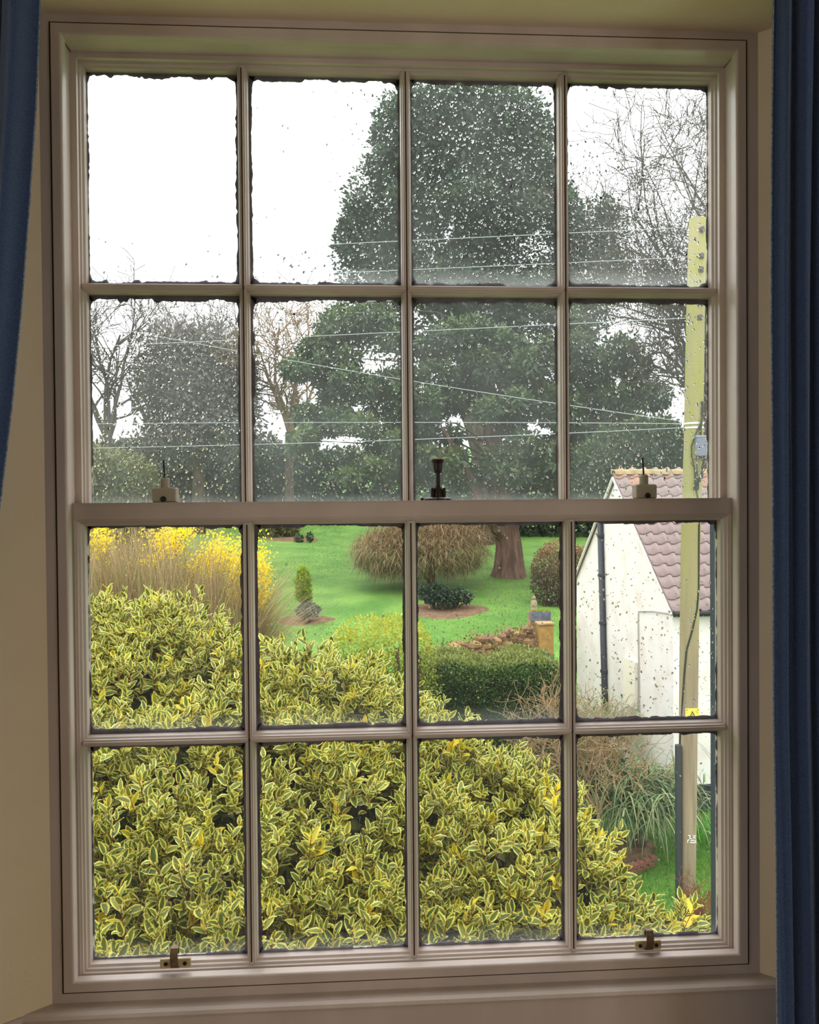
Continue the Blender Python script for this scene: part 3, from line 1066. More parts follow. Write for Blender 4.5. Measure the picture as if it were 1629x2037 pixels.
# dusky half-evergreen tree on the left
M_DUSK = leafmat('dusky_leaves', [(78, 76, 74), (104, 100, 96), (128, 120, 114), (152, 142, 136)], .15)
D3 = 60.0
o3 = on_ground(395, D3)
dusk = thing('ivy_clad_tree', 'rounded grey-green tree thick with ivy behind the upper left panes', 'tree', o3)
lob3 = [lobe(360, 730, D3, 85, 90), lobe(440, 740, D3, 60, 80), lobe(330, 800, D3, 60, 70), lobe(410, 820, D3, 95, 80), lobe(470, 830, D3, 50, 90),
        lobe(390, 680, D3, 60, 40), lobe(360, 880, D3, 90, 50), lobe(480, 760, D3, 30, 60)]
foliage('foliage', lob3, 16000, .40, .17, M_DUSK, dusk, o3, inner=.3, outer=1.12, tb=lambda p, nr: .35 + .35 * np.clip(nr[:, 2], -.3, 1))
MB().tube([o3, P(395, 950, D3), P(393, 800, D3), P(390, 690, D3)], [.5, .42, .3, .08], 8).build('trunk', M_BARK, dusk, o3)
segs_obj('branches', np.concatenate([grow(P(393, 880, D3), P(x, y, D3) - P(393, 880, D3), 7, .2, 3, nch=(6, 5, 3), rmin=.02)
                                     for x, y in ((300, 680), (350, 660), (400, 650), (450, 670), (480, 720))]), M_TWIG, dusk, o3, 4, kind='stuff')


# ------------------------------------------------------------------ hedges and mounds
def mound(name, label, cat, lobes, n, L, W, m, d, px, droop=0, inner=.7, outer=1.05, tb=None, twigs=0, mt=None, zmin=-1.0, outw=.6):
    o_ = on_ground(px, d)
    t_ = thing(name, label, cat, o_)
    foliage('foliage', lobes, n, L, W, m, t_, o_, inner, outer, droop, outw=outw, tb=tb, zmin=zmin)
    S_ = []
    for c, r in lobes:
        q = c.copy(); q[2] = min(c[2] - r[2], float(ground_z(c[1])))
        segs_obj('stem', np.array([np.concatenate([[c[0], c[1], float(ground_z(c[1])) - .1], c, [.09, .04]])]), M_BARK, t_, o_, 5)
    return t_


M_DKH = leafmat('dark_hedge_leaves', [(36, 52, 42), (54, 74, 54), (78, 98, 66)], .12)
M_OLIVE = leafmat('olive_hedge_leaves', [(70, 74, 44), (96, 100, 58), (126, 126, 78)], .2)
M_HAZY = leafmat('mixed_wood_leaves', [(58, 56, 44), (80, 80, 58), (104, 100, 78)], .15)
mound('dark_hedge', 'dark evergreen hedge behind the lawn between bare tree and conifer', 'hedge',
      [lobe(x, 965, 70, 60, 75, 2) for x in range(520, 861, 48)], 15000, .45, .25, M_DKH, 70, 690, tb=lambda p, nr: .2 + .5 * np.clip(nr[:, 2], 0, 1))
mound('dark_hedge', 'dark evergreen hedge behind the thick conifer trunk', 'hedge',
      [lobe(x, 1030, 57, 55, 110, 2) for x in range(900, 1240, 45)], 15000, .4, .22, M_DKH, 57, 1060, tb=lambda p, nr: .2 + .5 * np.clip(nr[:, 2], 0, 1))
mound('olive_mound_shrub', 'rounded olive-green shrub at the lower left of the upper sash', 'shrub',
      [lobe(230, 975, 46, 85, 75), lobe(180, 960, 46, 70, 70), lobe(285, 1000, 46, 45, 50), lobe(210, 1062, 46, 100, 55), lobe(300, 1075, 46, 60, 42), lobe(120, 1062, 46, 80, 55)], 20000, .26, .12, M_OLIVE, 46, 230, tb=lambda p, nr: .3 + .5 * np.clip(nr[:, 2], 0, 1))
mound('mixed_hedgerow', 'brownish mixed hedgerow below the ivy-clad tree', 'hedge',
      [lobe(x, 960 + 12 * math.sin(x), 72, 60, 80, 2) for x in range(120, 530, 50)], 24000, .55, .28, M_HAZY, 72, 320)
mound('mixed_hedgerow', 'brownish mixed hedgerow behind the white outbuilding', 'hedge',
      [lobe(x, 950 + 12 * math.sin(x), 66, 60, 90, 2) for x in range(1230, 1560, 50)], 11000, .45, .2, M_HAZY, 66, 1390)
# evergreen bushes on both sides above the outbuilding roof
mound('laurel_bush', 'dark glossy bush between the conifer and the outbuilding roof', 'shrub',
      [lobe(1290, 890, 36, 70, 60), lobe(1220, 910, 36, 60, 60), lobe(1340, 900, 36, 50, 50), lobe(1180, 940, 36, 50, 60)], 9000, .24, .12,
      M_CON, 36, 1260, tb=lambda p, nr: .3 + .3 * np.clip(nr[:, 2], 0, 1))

# ------------------------------------------------------------------ weeping brown shrub-tree on the lawn
M_WEEP = mat('weeping_twigs', (136, 112, 84), .9, .1, tint=[(118, 104, 78), (150, 132, 100), (170, 144, 112), (178, 136, 110)])
D4 = 37.0
o4 = on_ground(856, D4)
weep = thing('weeping_tree', 'low domed leafless weeping tree with tangled brown twigs', 'tree', o4)
n = 22000
lob4 = [lobe(835, 1095, D4, 135, 55, 3.0), lobe(760, 1100, D4, 65, 45, 2.0), lobe(905, 1085, D4, 75, 58, 2.2), lobe(840, 1060, D4, 110, 50, 2.2)]
p, nr = in_lobes(lob4, n, .55, 1.0)
d0 = nr * .25 + rand_dirs(n) * 1.0 * np.array([1, 1, .6])
V, F = ribbons(p, d0, .35 + .5 * rng.random(n), .018, .35, 4)
np_mesh('twigs', V, F, M_WEEP, weep, o4, tint=np.repeat(np.clip(rng.random(n) * .7 + .3 * (nr[:, 2] + .2), 0, 1), 4), kind='stuff')
MB().tube([o4, o4 + (0, 0, .5), P(860, 1130, D4), P(850, 1070, D4)], [.22, .16, .14, .06], 8).build('trunk', M_BARK, weep, o4)
MB().tube([o4 + (0, 0, .5), P(846, 1150, D4), P(830, 1090, D4)], [.12, .1, .05], 8).build('trunk', M_BARK, weep, o4)

M_SOIL = mat('bare_soil', (108, 86, 68), .95, .05, col2=(134, 108, 86), nscale=6, bump=.4, bscale=12)


def soil_bed(label, px, d, rx, ry, name='soil_bed'):
    c = on_ground(px, d)
    k = 28
    V, F = [(c[0], c[1], c[2] + .10)], []
    for ring_, hh in ((.7, .09), (1.0, -.02)):
        for i in range(k):
            a = 2 * PI * i / k
            q = ring_ * (1 + .10 * math.sin(3 * a + px))
            x, y = c[0] + rx * q * math.cos(a), c[1] + ry * q * math.sin(a)
            V.append((x, y, float(ground_z(y)) + hh))
    for i in range(k):
        j = (i + 1) % k
        F.append((0, 1 + i, 1 + j)); F.append((1 + i, 1 + k + i, 1 + k + j, 1 + j))
    return tag(MB().add(V, F).build(name, M_SOIL, None, (0, 0, 0)), label, 'flower bed')


soil_bed('round bare soil bed under the weeping tree', 880, 32.5, 2.0, 1.6)
soil_bed('narrow soil bed at the far edge of the lawn', 575, 56, 2.1, 2.4)
soil_bed('small stony bed at the foot of the golden cypress', 604, 31.2, 1.2, .8)
M_DKP = leafmat('dark_groundcover', [(24, 40, 34), (40, 62, 44), (62, 84, 56)], .1)
mound('low_evergreen_shrub', 'low dark evergreen plants in the bed under the weeping tree', 'shrub',
      [lobe(862, 1180, 32.5, 28, 16), lobe(905, 1188, 32.5, 32, 13), lobe(880, 1190, 32.2, 30, 12)], 2600, .16, .08, M_DKP, 32.5, 885)
mound('grey_shrub', 'small blue-grey shrub in front of the golden cypress', 'shrub',
      [lobe(614, 1214, 30.6, 22, 12), lobe(604, 1216, 30.6, 14, 9)], 900, .12, .07, leafmat('blue_grey_leaves', [(46, 56, 58), (74, 86, 86), (120, 130, 128)], .1), 30.6, 612)
# golden cypress
D5 = 31.6
o5 = on_ground(603, D5)
cyp = thing('golden_cypress', 'small upright golden-green cypress on the lawn', 'tree', o5)
M_GOLD = leafmat('golden_sprays', [(88, 118, 26), (140, 164, 36), (176, 190, 56)], .25)
foliage('foliage', [lobe(603, 1180, D5, 14, 18), lobe(603, 1160, D5, 14, 20), lobe(602, 1143, D5, 9, 14), lobe(607, 1190, D5, 12, 12)], 2600, .13, .06, M_GOLD, cyp, o5,
        inner=.4, outer=1.05, droop=-.8, tb=lambda p, nr: .25 + .6 * np.clip(nr[:, 2], 0, 1))
MB().tube([o5, P(603, 1190, D5), P(603, 1150, D5)], [.06, .05, .02], 6).build('trunk', M_BARK, cyp, o5)
# clipped brown bush beside the outbuilding
M_BEECH = leafmat('beech_hedge_leaves', [(70, 62, 52), (104, 88, 68), (146, 112, 84), (168, 126, 98)], .2)
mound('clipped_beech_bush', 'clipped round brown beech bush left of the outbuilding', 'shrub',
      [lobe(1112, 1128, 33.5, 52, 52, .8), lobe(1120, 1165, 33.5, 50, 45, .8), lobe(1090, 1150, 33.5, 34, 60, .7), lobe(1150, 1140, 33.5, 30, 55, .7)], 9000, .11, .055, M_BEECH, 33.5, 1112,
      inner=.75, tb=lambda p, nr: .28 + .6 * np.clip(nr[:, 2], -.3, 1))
# distant soil-bed stones and stump on the left of the lawn
mound('wild_shrub', 'scrubby grey-green shrub on the far bed beyond the forsythia', 'shrub',
      [lobe(530, 1055, 57, 32, 22), lobe(570, 1050, 57, 25, 15)], 2200, .26, .12, M_OLIVE, 57, 545)
mound('small_dark_shrub', 'tiny dark shrub standing at the end of the far bed', 'shrub', [lobe(617, 1068, 54, 5, 8), lobe(595, 1071, 54, 8, 6)], 320, .16, .09, M_DKH, 54, 610)

# ------------------------------------------------------------------ forsythia
D6 = 17.0
o6 = on_ground(360, D6)
fors = thing('forsythia', 'large forsythia with brown twigs and bright yellow flowers', 'shrub', o6)
M_FL = leafmat('forsythia_flowers', [(246, 212, 16), (252, 230, 30), (255, 240, 90)], .4)
M_FTW = mat('forsythia_twigs', (146, 118, 78), .9, .1, tint=[(138, 116, 84), (168, 144, 108), (184, 160, 126), (160, 160, 104)])
fx0 = []
n = 15000
bx = rng.uniform(150, 500, n)
base = np.array([P(x, 1330 + 40 * rng.random(), D6 + rng.normal() * .7) for x in bx])
lean = np.array([(x - 345) / 900 for x in bx])
d0 = np.stack([lean + .42 * rng.normal(size=n), .45 * rng.normal(size=n), np.ones(n)], 1)
topz = np.interp(bx, [150, 300, 420, 490, 540], [3.6, 3.6, 3.3, 2.6, 1.5])
V, F = ribbons(base, d0, topz * (.45 + .6 * rng.random(n)), .012, .55, 5)
np_mesh('twigs', V, F, M_FTW, fors, o6, tint=np.repeat(rng.random(n), 5), kind='stuff')
tips = V.reshape(n, 12, 3)
# flowers crowd the upper ends of the twigs in drifts
fl = []
drifts = [(200, 1075, 32, 45), (330, 1080, 45, 40), (360, 1060, 34, 22), (430, 1100, 38, 50), (465, 1120, 26, 60), (500, 1110, 30, 50), (525, 1140, 20, 55), (400, 1130, 30, 30),
          (300, 1115, 22, 14), (520, 1190, 22, 30), (470, 1190, 30, 30)]
for (x, y, rx, ry) in drifts:
    c, r = lobe(x, y, D6 - .3, rx * .75, ry * .75, .4)
    k = int(rx * ry * .36)
    fl.append(c + rng.normal(size=(k, 3)) * r * .55)
k = 260
fl.append(np.array([P(x, y, D6 - .3) for x, y in zip(rng.uniform(175, 540, k), 1050 + 190 * rng.random(k) ** 1.4)]))
fl = np.concatenate(fl)
V, F = cards(fl, rand_dirs(len(fl)), .06, .04)
np_mesh('flowers', V, F, M_FL, fors, o6, tint=rng.random(len(fl)), kind='stuff')
gl_, _ = in_lobes([lobe(230, 1190, D6 - .3, 90, 60, .8), lobe(330, 1230, D6, 90, 50, .8)], 5200, .2, 1)
V, F = cards(gl_, rand_dirs(len(gl_)), .05, .025)
np_mesh('young_leaves', V, F, leafmat('young_green', [(104, 112, 56), (138, 142, 78)], .3), fors, o6, tint=rng.random(len(gl_)), kind='stuff')
for x in (180, 240, 300, 350, 400, 450, 500):
    segs_obj('stem', np.array([np.concatenate([o6, P(x, 1330, D6), [.06, .03]])]), M_TWIG_B, fors, o6, 5)

# ------------------------------------------------------------------ privet shrub and clipped hedge
M_PRIV = leafmat('golden_privet', [(70, 88, 24), (120, 132, 34), (164, 166, 46), (196, 186, 60)], .25)
D7 = 14.0
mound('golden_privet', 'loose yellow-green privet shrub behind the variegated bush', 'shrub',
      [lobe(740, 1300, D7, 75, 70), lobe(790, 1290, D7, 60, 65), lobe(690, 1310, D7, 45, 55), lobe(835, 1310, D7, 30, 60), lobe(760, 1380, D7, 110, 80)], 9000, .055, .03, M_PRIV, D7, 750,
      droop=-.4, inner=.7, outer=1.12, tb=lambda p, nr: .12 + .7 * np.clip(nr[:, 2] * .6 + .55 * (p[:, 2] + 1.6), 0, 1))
M_BOX = leafmat('hedge_leaves', [(30, 52, 22), (56, 86, 36), (92, 120, 56), (132, 142, 70)], .2)
D8 = 14.6
o8 = on_ground(970, D8)
hedge = thing('clipped_hedge', 'clipped dark green hedge in front of the stone wall', 'hedge', o8)
hx0, hx1 = P(838, 1290, D8)[0], P(1108, 1290, D8)[0]
n = 26000
u = rng.random((n, 3))
ztop = P(970, 1322, D8)[2]
z_lo = P(970, 1475, D8)[2]
face = rng.random(n)
hp = np.zeros((n, 3)); hn = np.zeros((n, 3))
ftop, ffr = face < .3, (face >= .3) & (face < .85)
frt = ~(ftop | ffr)
yf, yb = D8 + CAM[1] - .1, D8 + CAM[1] + 1.1
hp[:, 0] = hx0 + (hx1 - hx0) * u[:, 0]; hp[:, 1] = yf + (yb - yf) * u[:, 1]; hp[:, 2] = z_lo + (ztop - z_lo) * u[:, 2]
wobz = .06 * np.sin(hp[:, 0] * 5) + .05 * np.sin(hp[:, 1] * 7 + hp[:, 0] * 3)
hp[ftop, 2] = ztop + wobz[ftop]; hn[ftop, 2] = 1
hp[ffr, 1] = yf + .05 * np.sin(hp[ffr, 0] * 6 + hp[ffr, 2] * 4); hn[ffr, 1] = -1
hp[frt, 0] = hx1 + .04 * np.sin(hp[frt, 2] * 6); hn[frt, 0] = 1
hp += rng.normal(size=(n, 3)) * .035
V, F = cards(hp, hn * .6 + rand_dirs(n) * .8 + np.array([0, 0, .3]), .05 + .03 * rng.random(n), .026)
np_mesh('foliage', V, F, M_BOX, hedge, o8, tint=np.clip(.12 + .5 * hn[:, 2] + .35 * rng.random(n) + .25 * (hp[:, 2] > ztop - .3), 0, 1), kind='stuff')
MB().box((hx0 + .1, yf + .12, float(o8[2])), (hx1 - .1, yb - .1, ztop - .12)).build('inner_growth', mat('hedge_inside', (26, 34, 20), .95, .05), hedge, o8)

# ------------------------------------------------------------------ ruined garden wall with pillar, behind the hedge
M_STONE = mat('warm_rubble_stone', (150, 120, 92), .9, .15, col2=(116, 92, 72), nscale=5, bump=.5, bscale=20)
M_STONE2 = mat('pale_rubble_stone', (190, 160, 112), .9, .15, col2=(150, 116, 84), nscale=5, bump=.5, bscale=20)
D9 = 18.9
wa, wb = P(838, 1306, D9 - 1.5), P(1054, 1252, D9 + .3)
ow = np.array([wa[0], wa[1], float(ground_z(wa[1]))])
gw = thing('garden_wall', 'low tumbledown stone garden wall above the hedge', 'wall', ow)
STN = []
for k in range(3):
    mb = MB()
    V, F = [], []
    prng = np.random.default_rng(30 + k)
    for z in (-.5, -.2, .25, .5):
        sc = 1.0 if abs(z) < .4 else .72
        for i in range(7):
            a = 2 * PI * i / 7
            V.append((.5 * sc * math.cos(a) * (1 + .2 * prng.normal()), .5 * sc * math.sin(a), z))
    for r_ in range(3):
        for i in range(7):
            j = (i + 1) % 7
            F.append((r_ * 7 + i, r_ * 7 + j, r_ * 7 + 7 + j, r_ * 7 + 7 + i))
    F += [tuple(range(6, -1, -1)), tuple(range(21, 28))]
    o_ = mb.add(V, F).build('stone', M_STONE if k != 1 else M_STONE2, gw)
    STN.append(o_)
first = [True] * 3
for k in range(16):
    t = (k + .5) / 16
    for row in range(4):
        src = STN[(k + row * 2) % 3]
        if first[(k + row * 2) % 3]:
            o_ = src; first[(k + row * 2) % 3] = False
        else:
            o_ = src.copy(); COL.objects.link(o_)
        pos = wa + (wb - wa) * (t + (.5 / 16 if row % 2 else 0))
        top = pos[2] + .06 * math.sin(k * 1.7)
        o_.location = Vector(pos - ow) + Vector((0, 0, top - pos[2] - row * .17))
        o_.rotation_euler = (0, PI / 2 + rng.normal() * .12, rng.normal() * .2)
        o_.scale = (.17, .22, .26 * rng.uniform(.8, 1.1))
    # ivy draped over the wall
V, F = cards(wa + (wb - wa) * rng.random((500, 1)) + rng.normal(size=(500, 3)) * np.array([.1, .16, .10]) + np.array([0, 0, .05]), rand_dirs(500), .07, .05)
np_mesh('creeper', V, F, leafmat('dry_creeper', [(96, 70, 46), (150, 116, 62), (150, 140, 66), (96, 112, 52)], .2), gw, ow, tint=rng.random(500), kind='stuff')
MB().box((min(wa[0], wb[0]), wa[1] - .1 + 1.0, ow[2]), (wb[0], wb[1] + .1, wb[2] - .5)).build('footing', M_STONE, gw, ow)
# square pillar at its end
pc = P(1084, 1285, 19.0)
pil = thing('stone_pillar', 'square ochre stone pillar at the end of the garden wall', 'pillar', (pc[0], pc[1], float(ground_z(pc[1]))))
po = np.array(pil.location)
ph = P(1084, 1240, 19.0)[2]
MB().box((pc[0] - .17, pc[1] - .17, po[2]), (pc[0] + .17, pc[1] + .17, ph - .02), bev=.02).build('shaft', mat('ochre_stone', (182, 146, 84), .9, .1, col2=(156, 124, 74), nscale=7, bump=.4, bscale=20), pil, po)
MB().box((pc[0] - .20, pc[1] - .20, ph - .02), (pc[0] + .20, pc[1] + .20, ph + .03), bev=.01).build('cap', M_STONE2, pil, po)
tr_c = P(1074, 1232, 20.5)
tr = thing('stone_trough', 'grey stone trough with small plants by the pillar', 'trough', tr_c + np.array([0, 0, -.02]))
M_SLATE = mat('grey_trough', (118, 124, 136), .8, .2, col2=(92, 98, 110), nscale=8)
b = MB()
x0, x1, y0, y1, z0, z1 = tr_c[0] - .25, tr_c[0] + .25, tr_c[1] - .14, tr_c[1] + .14, tr_c[2] - .02, tr_c[2] + .20
b.box((x0, y0, z0), (x1, y1, z0 + .05)).box((x0, y0, z0 + .05), (x1, y0 + .04, z1)).box((x0, y1 - .04, z0 + .05), (x1, y1, z1))
b.box((x0, y0 + .04, z0 + .05), (x0 + .04, y1 - .04, z1)).box((x1 - .04, y0 + .04, z0 + .05), (x1, y1 - .04, z1))
b.build('bowl', M_SLATE, tr, tr_c + np.array([0, 0, -.02]))
q = tr_c + np.stack([rng.uniform(-.22, .22, 120), rng.uniform(-.1, .1, 120), np.full(120, .16)], 1)
V, F = cards(q, rand_dirs(120) * .7 + np.array([0, 0, 1.0]), .09, .04)
np_mesh('plants', V, F, M_PRIV, tr, tr_c + np.array([0, 0, -.02]), tint=rng.random(120), kind='stuff')
MB().box((tr_c[0] - .2, tr_c[1] - .12, float(ground_z(tr_c[1]))), (tr_c[0] + .2, tr_c[1] + .12, tr_c[2] - .02)).build('plinth', M_STONE, tr, tr_c + np.array([0, 0, -.02]))
st_c = P(1062, 1216, 21.3)
sta = thing('garden_statue', 'small pale weathered garden statue behind the trough', 'statue', (st_c[0], st_c[1], st_c[2]))
M_STAT = mat('weathered_statue', (170, 158, 128), .9, .1, col2=(140, 126, 96), nscale=14)
MB().lathe([(.10, 0), (.11, .04), (.075, .06), (.085, .12), (.095, .20), (.07, .27), (.035, .30)], st_c, 'z', 12).build('figure', M_STAT, sta, st_c, smooth=True)
MB().lathe([(.02, .29), (.05, .32), (.055, .35), (.04, .39), (.012, .41)], st_c, 'z', 12).build('head', M_STAT, sta, st_c, smooth=True)
MB().box((st_c[0] - .14, st_c[1] - .14, float(ground_z(st_c[1]))), (st_c[0] + .14, st_c[1] + .14, st_c[2])).build('pedestal', M_STONE2, sta, st_c)

# ------------------------------------------------------------------ white outbuilding with pantile roof
C1 = P(1338, 1000, 14.6); C3 = P(1146, 1000, 20.6)
gv = C3 - C1; gv[2] = 0; GL = np.linalg.norm(gv); gv /= GL
lv = np.array([gv[1], -gv[0], 0.0])                       # along the eaves, to the right
z_eave = P(1338, 1208, 14.6)[2]
z_ridge = P(1216, 948, 17.6)[2]
z_gr = float(ground_z(C1[1])) - .1
BL = 6.4


def B(s, t, z):
    """building frame: s along the eaves, t along the gable, z height"""
    return np.array([C1[0], C1[1], 0]) + lv * s + gv * t + np.array([0, 0, z])


BO = np.array([C1[0], C1[1], z_gr])
bld = thing('outbuilding', 'white painted outbuilding with a pantile roof and black plinth', 'building', BO)
M_WHITE = mat('white_limewash', (230, 225, 219), .85, .15, col2=(216, 202, 192), nscale=2.2, bump=.5, bscale=9, ramp=(.45, .8))
th = .05
pent = [(0, z_gr), (GL, z_gr), (GL, z_eave), (GL / 2, z_ridge - .06), (0, z_eave)]
V = [B(0, t, z) for t, z in pent] + [B(BL, t, z) for t, z in pent]
MB().add(V, [(4, 3, 2, 1, 0), (5, 6, 7, 8, 9), (0, 1, 6, 5), (1, 2, 7, 6), (2, 3, 8, 7), (3, 4, 9, 8), (4, 0, 5, 9)]).build('wall', M_WHITE, bld, BO)
b = MB()
V = [B(s, t, z) for z in (z_gr, z_gr + .62) for s, t in ((-.0, -.03), (BL, -.03), (BL, .0), (-.0, .0))]
b.add(V, [(0, 3, 2, 1), (4, 5, 6, 7), (0, 1, 5, 4), (1, 2, 6, 5), (2, 3, 7, 6), (3, 0, 4, 7)])
b.build('plinth', mat('black_bitumen', (38, 40, 46), .7, .2, col2=(58, 60, 64), nscale=10), bld, BO)
# roof: deck with pantiles one by one
M_TILE = mat('terracotta_pantile', (150, 132, 128), .7, .25, col2=(130, 111, 107), nscale=1.3, bump=.3, bscale=25)
M_TILE2 = mat('terracotta_pantile_orange', (172, 134, 114), .7, .25, col2=(150, 118, 104), nscale=1.6, bump=.3, bscale=25)
M_LICH = mat('lichened_ridge_tile', (176, 164, 112), .85, .15, col2=(148, 128, 94), nscale=7, bump=.4, bscale=20)
run, rise = GL / 2, z_ridge - z_eave
sl = math.hypot(run, rise)
us = np.array([0, 0, 0]) + gv * (run / sl) + np.array([0, 0, rise / sl])     # up the slope
nrm_s = np.cross(lv, us); nrm_s /= np.linalg.norm(nrm_s)
if nrm_s[2] < 0:
    nrm_s = -nrm_s
b = MB()
eo = -.16
A0 = B(-.06, 0, z_eave) + us * eo
A1 = B(BL, 0, z_eave) + us * eo
T0, T1 = A0 + us * (sl - eo), A1 + us * (sl - eo)
gb = gv * (-run / sl) + np.array([0, 0, rise / sl])
Bk0, Bk1 = T0 - gb * (sl - eo), T1 - gb * (sl - eo)
up_ = np.array([0, 0, .05])
V = [A0, A1, T1, T0, Bk1, Bk0]
V = V + [v + up_ for v in V]
b.add(V, [(0, 1, 2, 3), (9, 8, 7, 6), (0, 6, 7, 1), (3, 2, 4, 5), (11, 10, 8, 9), (5, 4, 10, 11), (0, 3, 9, 6), (3, 5, 11, 9), (1, 7, 8, 2), (2, 8, 10, 4)])
roof = b.build('roof', M_TILE, bld, BO)
TW, TG = .262, .30
k = 9
ux = np.linspace(0, 1, k)
prof_z = np.where(ux < .62, -.012 - .022 * np.sin(ux / .62 * PI), .034 * np.sin((ux - .62) / .38 * PI)) + .03
V, F = [], []
for yy, lift in ((0.0, .030), (TG * 1.18, .0)):
    for z_off in (0.0, -.014):
        for x_, z_ in zip(ux, prof_z):
            V.append((x_ * TW * 1.06, yy, z_ + lift + z_off))
for i in range(k - 1):
    F.append((i, i + 1, 2 * k + i + 1, 2 * k + i))
    F.append((k + i, 3 * k + i, 3 * k + i + 1, k + i + 1))
    F.append((i, k + i, k + i + 1, i + 1))
F += [(0, 2 * k, 3 * k, k), (k - 1, 2 * k - 1, 4 * k - 1, 3 * k - 1)]
tile_src = [MB().add(V, F).build('pantile', M_TILE, roof), MB().add(V, F).build('pantile', M_TILE2, roof)]
for me_ in tile_src:
    me_.data.polygons.foreach_set('use_smooth', [True] * len(me_.data.polygons))
Rm = Matrix(((lv[0], us[0], nrm_s[0]), (lv[1], us[1], nrm_s[1]), (lv[2], us[2], nrm_s[2])))
used = [False, False]
nrow = int((sl - eo) / TG) + 1
for r_ in range(nrow):
    for c_ in range(19):
        w_ = 1 if (r_ >= nrow - 2 and rng.random() < .8) or rng.random() < .005 else 0
        o_ = tile_src[w_]
        if used[w_]:
            o_ = o_.copy(); COL.objects.link(o_)
        used[w_] = True
        q = A0 + lv * (c_ * TW - .02) + us * (r_ * TG - .03) + up_ * .9 + nrm_s * .004
        jit = Matrix.Rotation(rng.normal() * .012, 3, 'Z')
        M4 = (Rm @ jit).to_4x4()
        M4.translation = Vector(q - BO)
        o_.matrix_local = M4
V, F = [], []
for x_ in (0, .42):
    for r__ in (.135, .115):
        for i in range(9):
            a = PI * i / 8
            V.append((x_, r__ * math.cos(a), r__ * math.sin(a) * .8))
for i in range(8):
    F += [(i, i + 1, 18 + i + 1, 18 + i), (9 + i, 27 + i, 27 + i + 1, 9 + i + 1), (i, 9 + i, 9 + i + 1, i + 1), (18 + i, 18 + i + 1, 27 + i + 1, 27 + i)]
rt_src = MB().add(V, F).build('ridge_tile', M_LICH, roof, smooth=True)
Rr = Matrix(((lv[0], gv[0], 0), (lv[1], gv[1], 0), (0, 0, 1)))
for k_ in range(15):
    o_ = rt_src if k_ == 0 else rt_src.copy()
    if k_:
        COL.objects.link(o_)
    M4 = Rr.to_4x4(); M4.translation = Vector(T0 + lv * (k_ * .425) + np.array([0, 0, .045 + .008 * math.sin(k_ * 2.1)]) - BO)
    o_.matrix_local = M4
# gutter, verge board, soil pipe, cable
gz = A0[2] - .02
MB().tube([A0 + np.array([0, 0, .0]) - gv * .05, A1 - gv * .05], .055, 10).build('gutter', M_BLACKM, bld, BO)
V = [A0 - lv * .01 + nrm_s * -.03, T0 - lv * .01 + nrm_s * -.03, Bk0 - lv * .01 + np.array([0, 0, -.04])]
for a_, c_ in ((V[0], V[1]), (V[1], V[2])):
    MB().tube([a_, c_], .03, 6).build('verge_mortar', M_WHITE, bld, BO)


def gable_pt(px, py, off=.07):
    d = FW * FPX + RT * (px - IW / 2) + UP * (IH / 2 - py)
    o_ = B(-off, 0, 0)
    t = np.dot(o_ - CAM, lv) / np.dot(d, lv)
    return CAM + d * t


M_PIPE = mat('black_iron_pipe', (52, 54, 62), .5, .4)
p0, p1 = gable_pt(1193, 1020), gable_pt(1203, 1400)
p1b = p1.copy(); p1b[2] = z_gr
pipe = MB().tube([p0, p1, p1 * .3 + p1b * .7], .068, 12).build('soil_pipe', M_PIPE, bld, BO, smooth=True)
for t in (.12, .33, .58, .83):
    q = p0 + (p1 - p0) * t
    MB().lathe([(.075, -.03), (.088, -.03), (.088, .03), (.075, .03)], q, 'z', 12).build('pipe_collar', M_PIPE, pipe, BO)
MB().tube([gable_pt(1338, 1222, .02), gable_pt(1300, 1216, .02), gable_pt(1270, 1216, .02), gable_pt(1269, 1235, .02), gable_pt(1272, 1450, .02)], .012, 6
          ).build('conduit', mat('grey_conduit', (176, 172, 166), .6, .3), bld, BO)
m0, m1 = gable_pt(1240, 1395, .08), gable_pt(1262, 1318, .08)
ub = MB()
V = []
for z in (m0[2], m1[2]):
    for q, off in ((m0, 0), (m1, 0), (m1, 1), (m0, 1)):
        v = q.copy(); v[2] = z
        V.append(v + lv * (.07 * off))
ub.add(V, [(0, 3, 2, 1), (4, 5, 6, 7), (0, 1, 5, 4), (1, 2, 6, 5), (2, 3, 7, 6), (3, 0, 4, 7)])
ub.build('meter_cupboard', mat('cream_cupboard', (232, 226, 206), .6, .3), bld, BO)

# ------------------------------------------------------------------ wooden gate posts, rails and trestle near the outbuilding
M_WOOD = mat('orange_wood', (178, 116, 66), .8, .15, col2=(140, 84, 46), nscale=5, stretch=(1, 1, .15))
M_WOOD2 = mat('brown_wood', (140, 86, 58), .8, .15, col2=(110, 66, 42), nscale=5, stretch=(1, 1, .15))
dF = 21.3
f0 = on_ground(1170, dF)
fen = thing('wooden_fence', 'short orange-brown wooden fence beside the outbuilding', 'fence', f0)
for (a, c, t_, m_) in ((1154, 1163, 1342, M_WOOD), (1163, 1180, 1326, M_WOOD2)):
    q0, q1 = P(a, 1400, dF), P(c, t_, dF)
    MB().box((q0[0], q0[1] - .06, f0[2] - .1), (q1[0], q0[1] + .06, q1[2]), bev=.01).build('post', m_, fen, f0)
for yy in (1354, 1379):
    q0, q1 = P(1178, yy + 4, dF), P(1215, yy - 4, dF)
    MB().box((q0[0], q0[1] - .02, q0[2]), (q1[0], q0[1] + .02, q1[2])).build('rail', M_WOOD2, fen, f0)
dT = 16.3
t0 = on_ground(1112, dT)
tre = thing('wooden_trestle', 'small wooden trestle leg half hidden by the hedge', 'trestle', P(1112, 1440, dT))
to = np.array(tre.location)
q0, q1 = P(1098, 1397, dT), P(1128, 1391, dT)
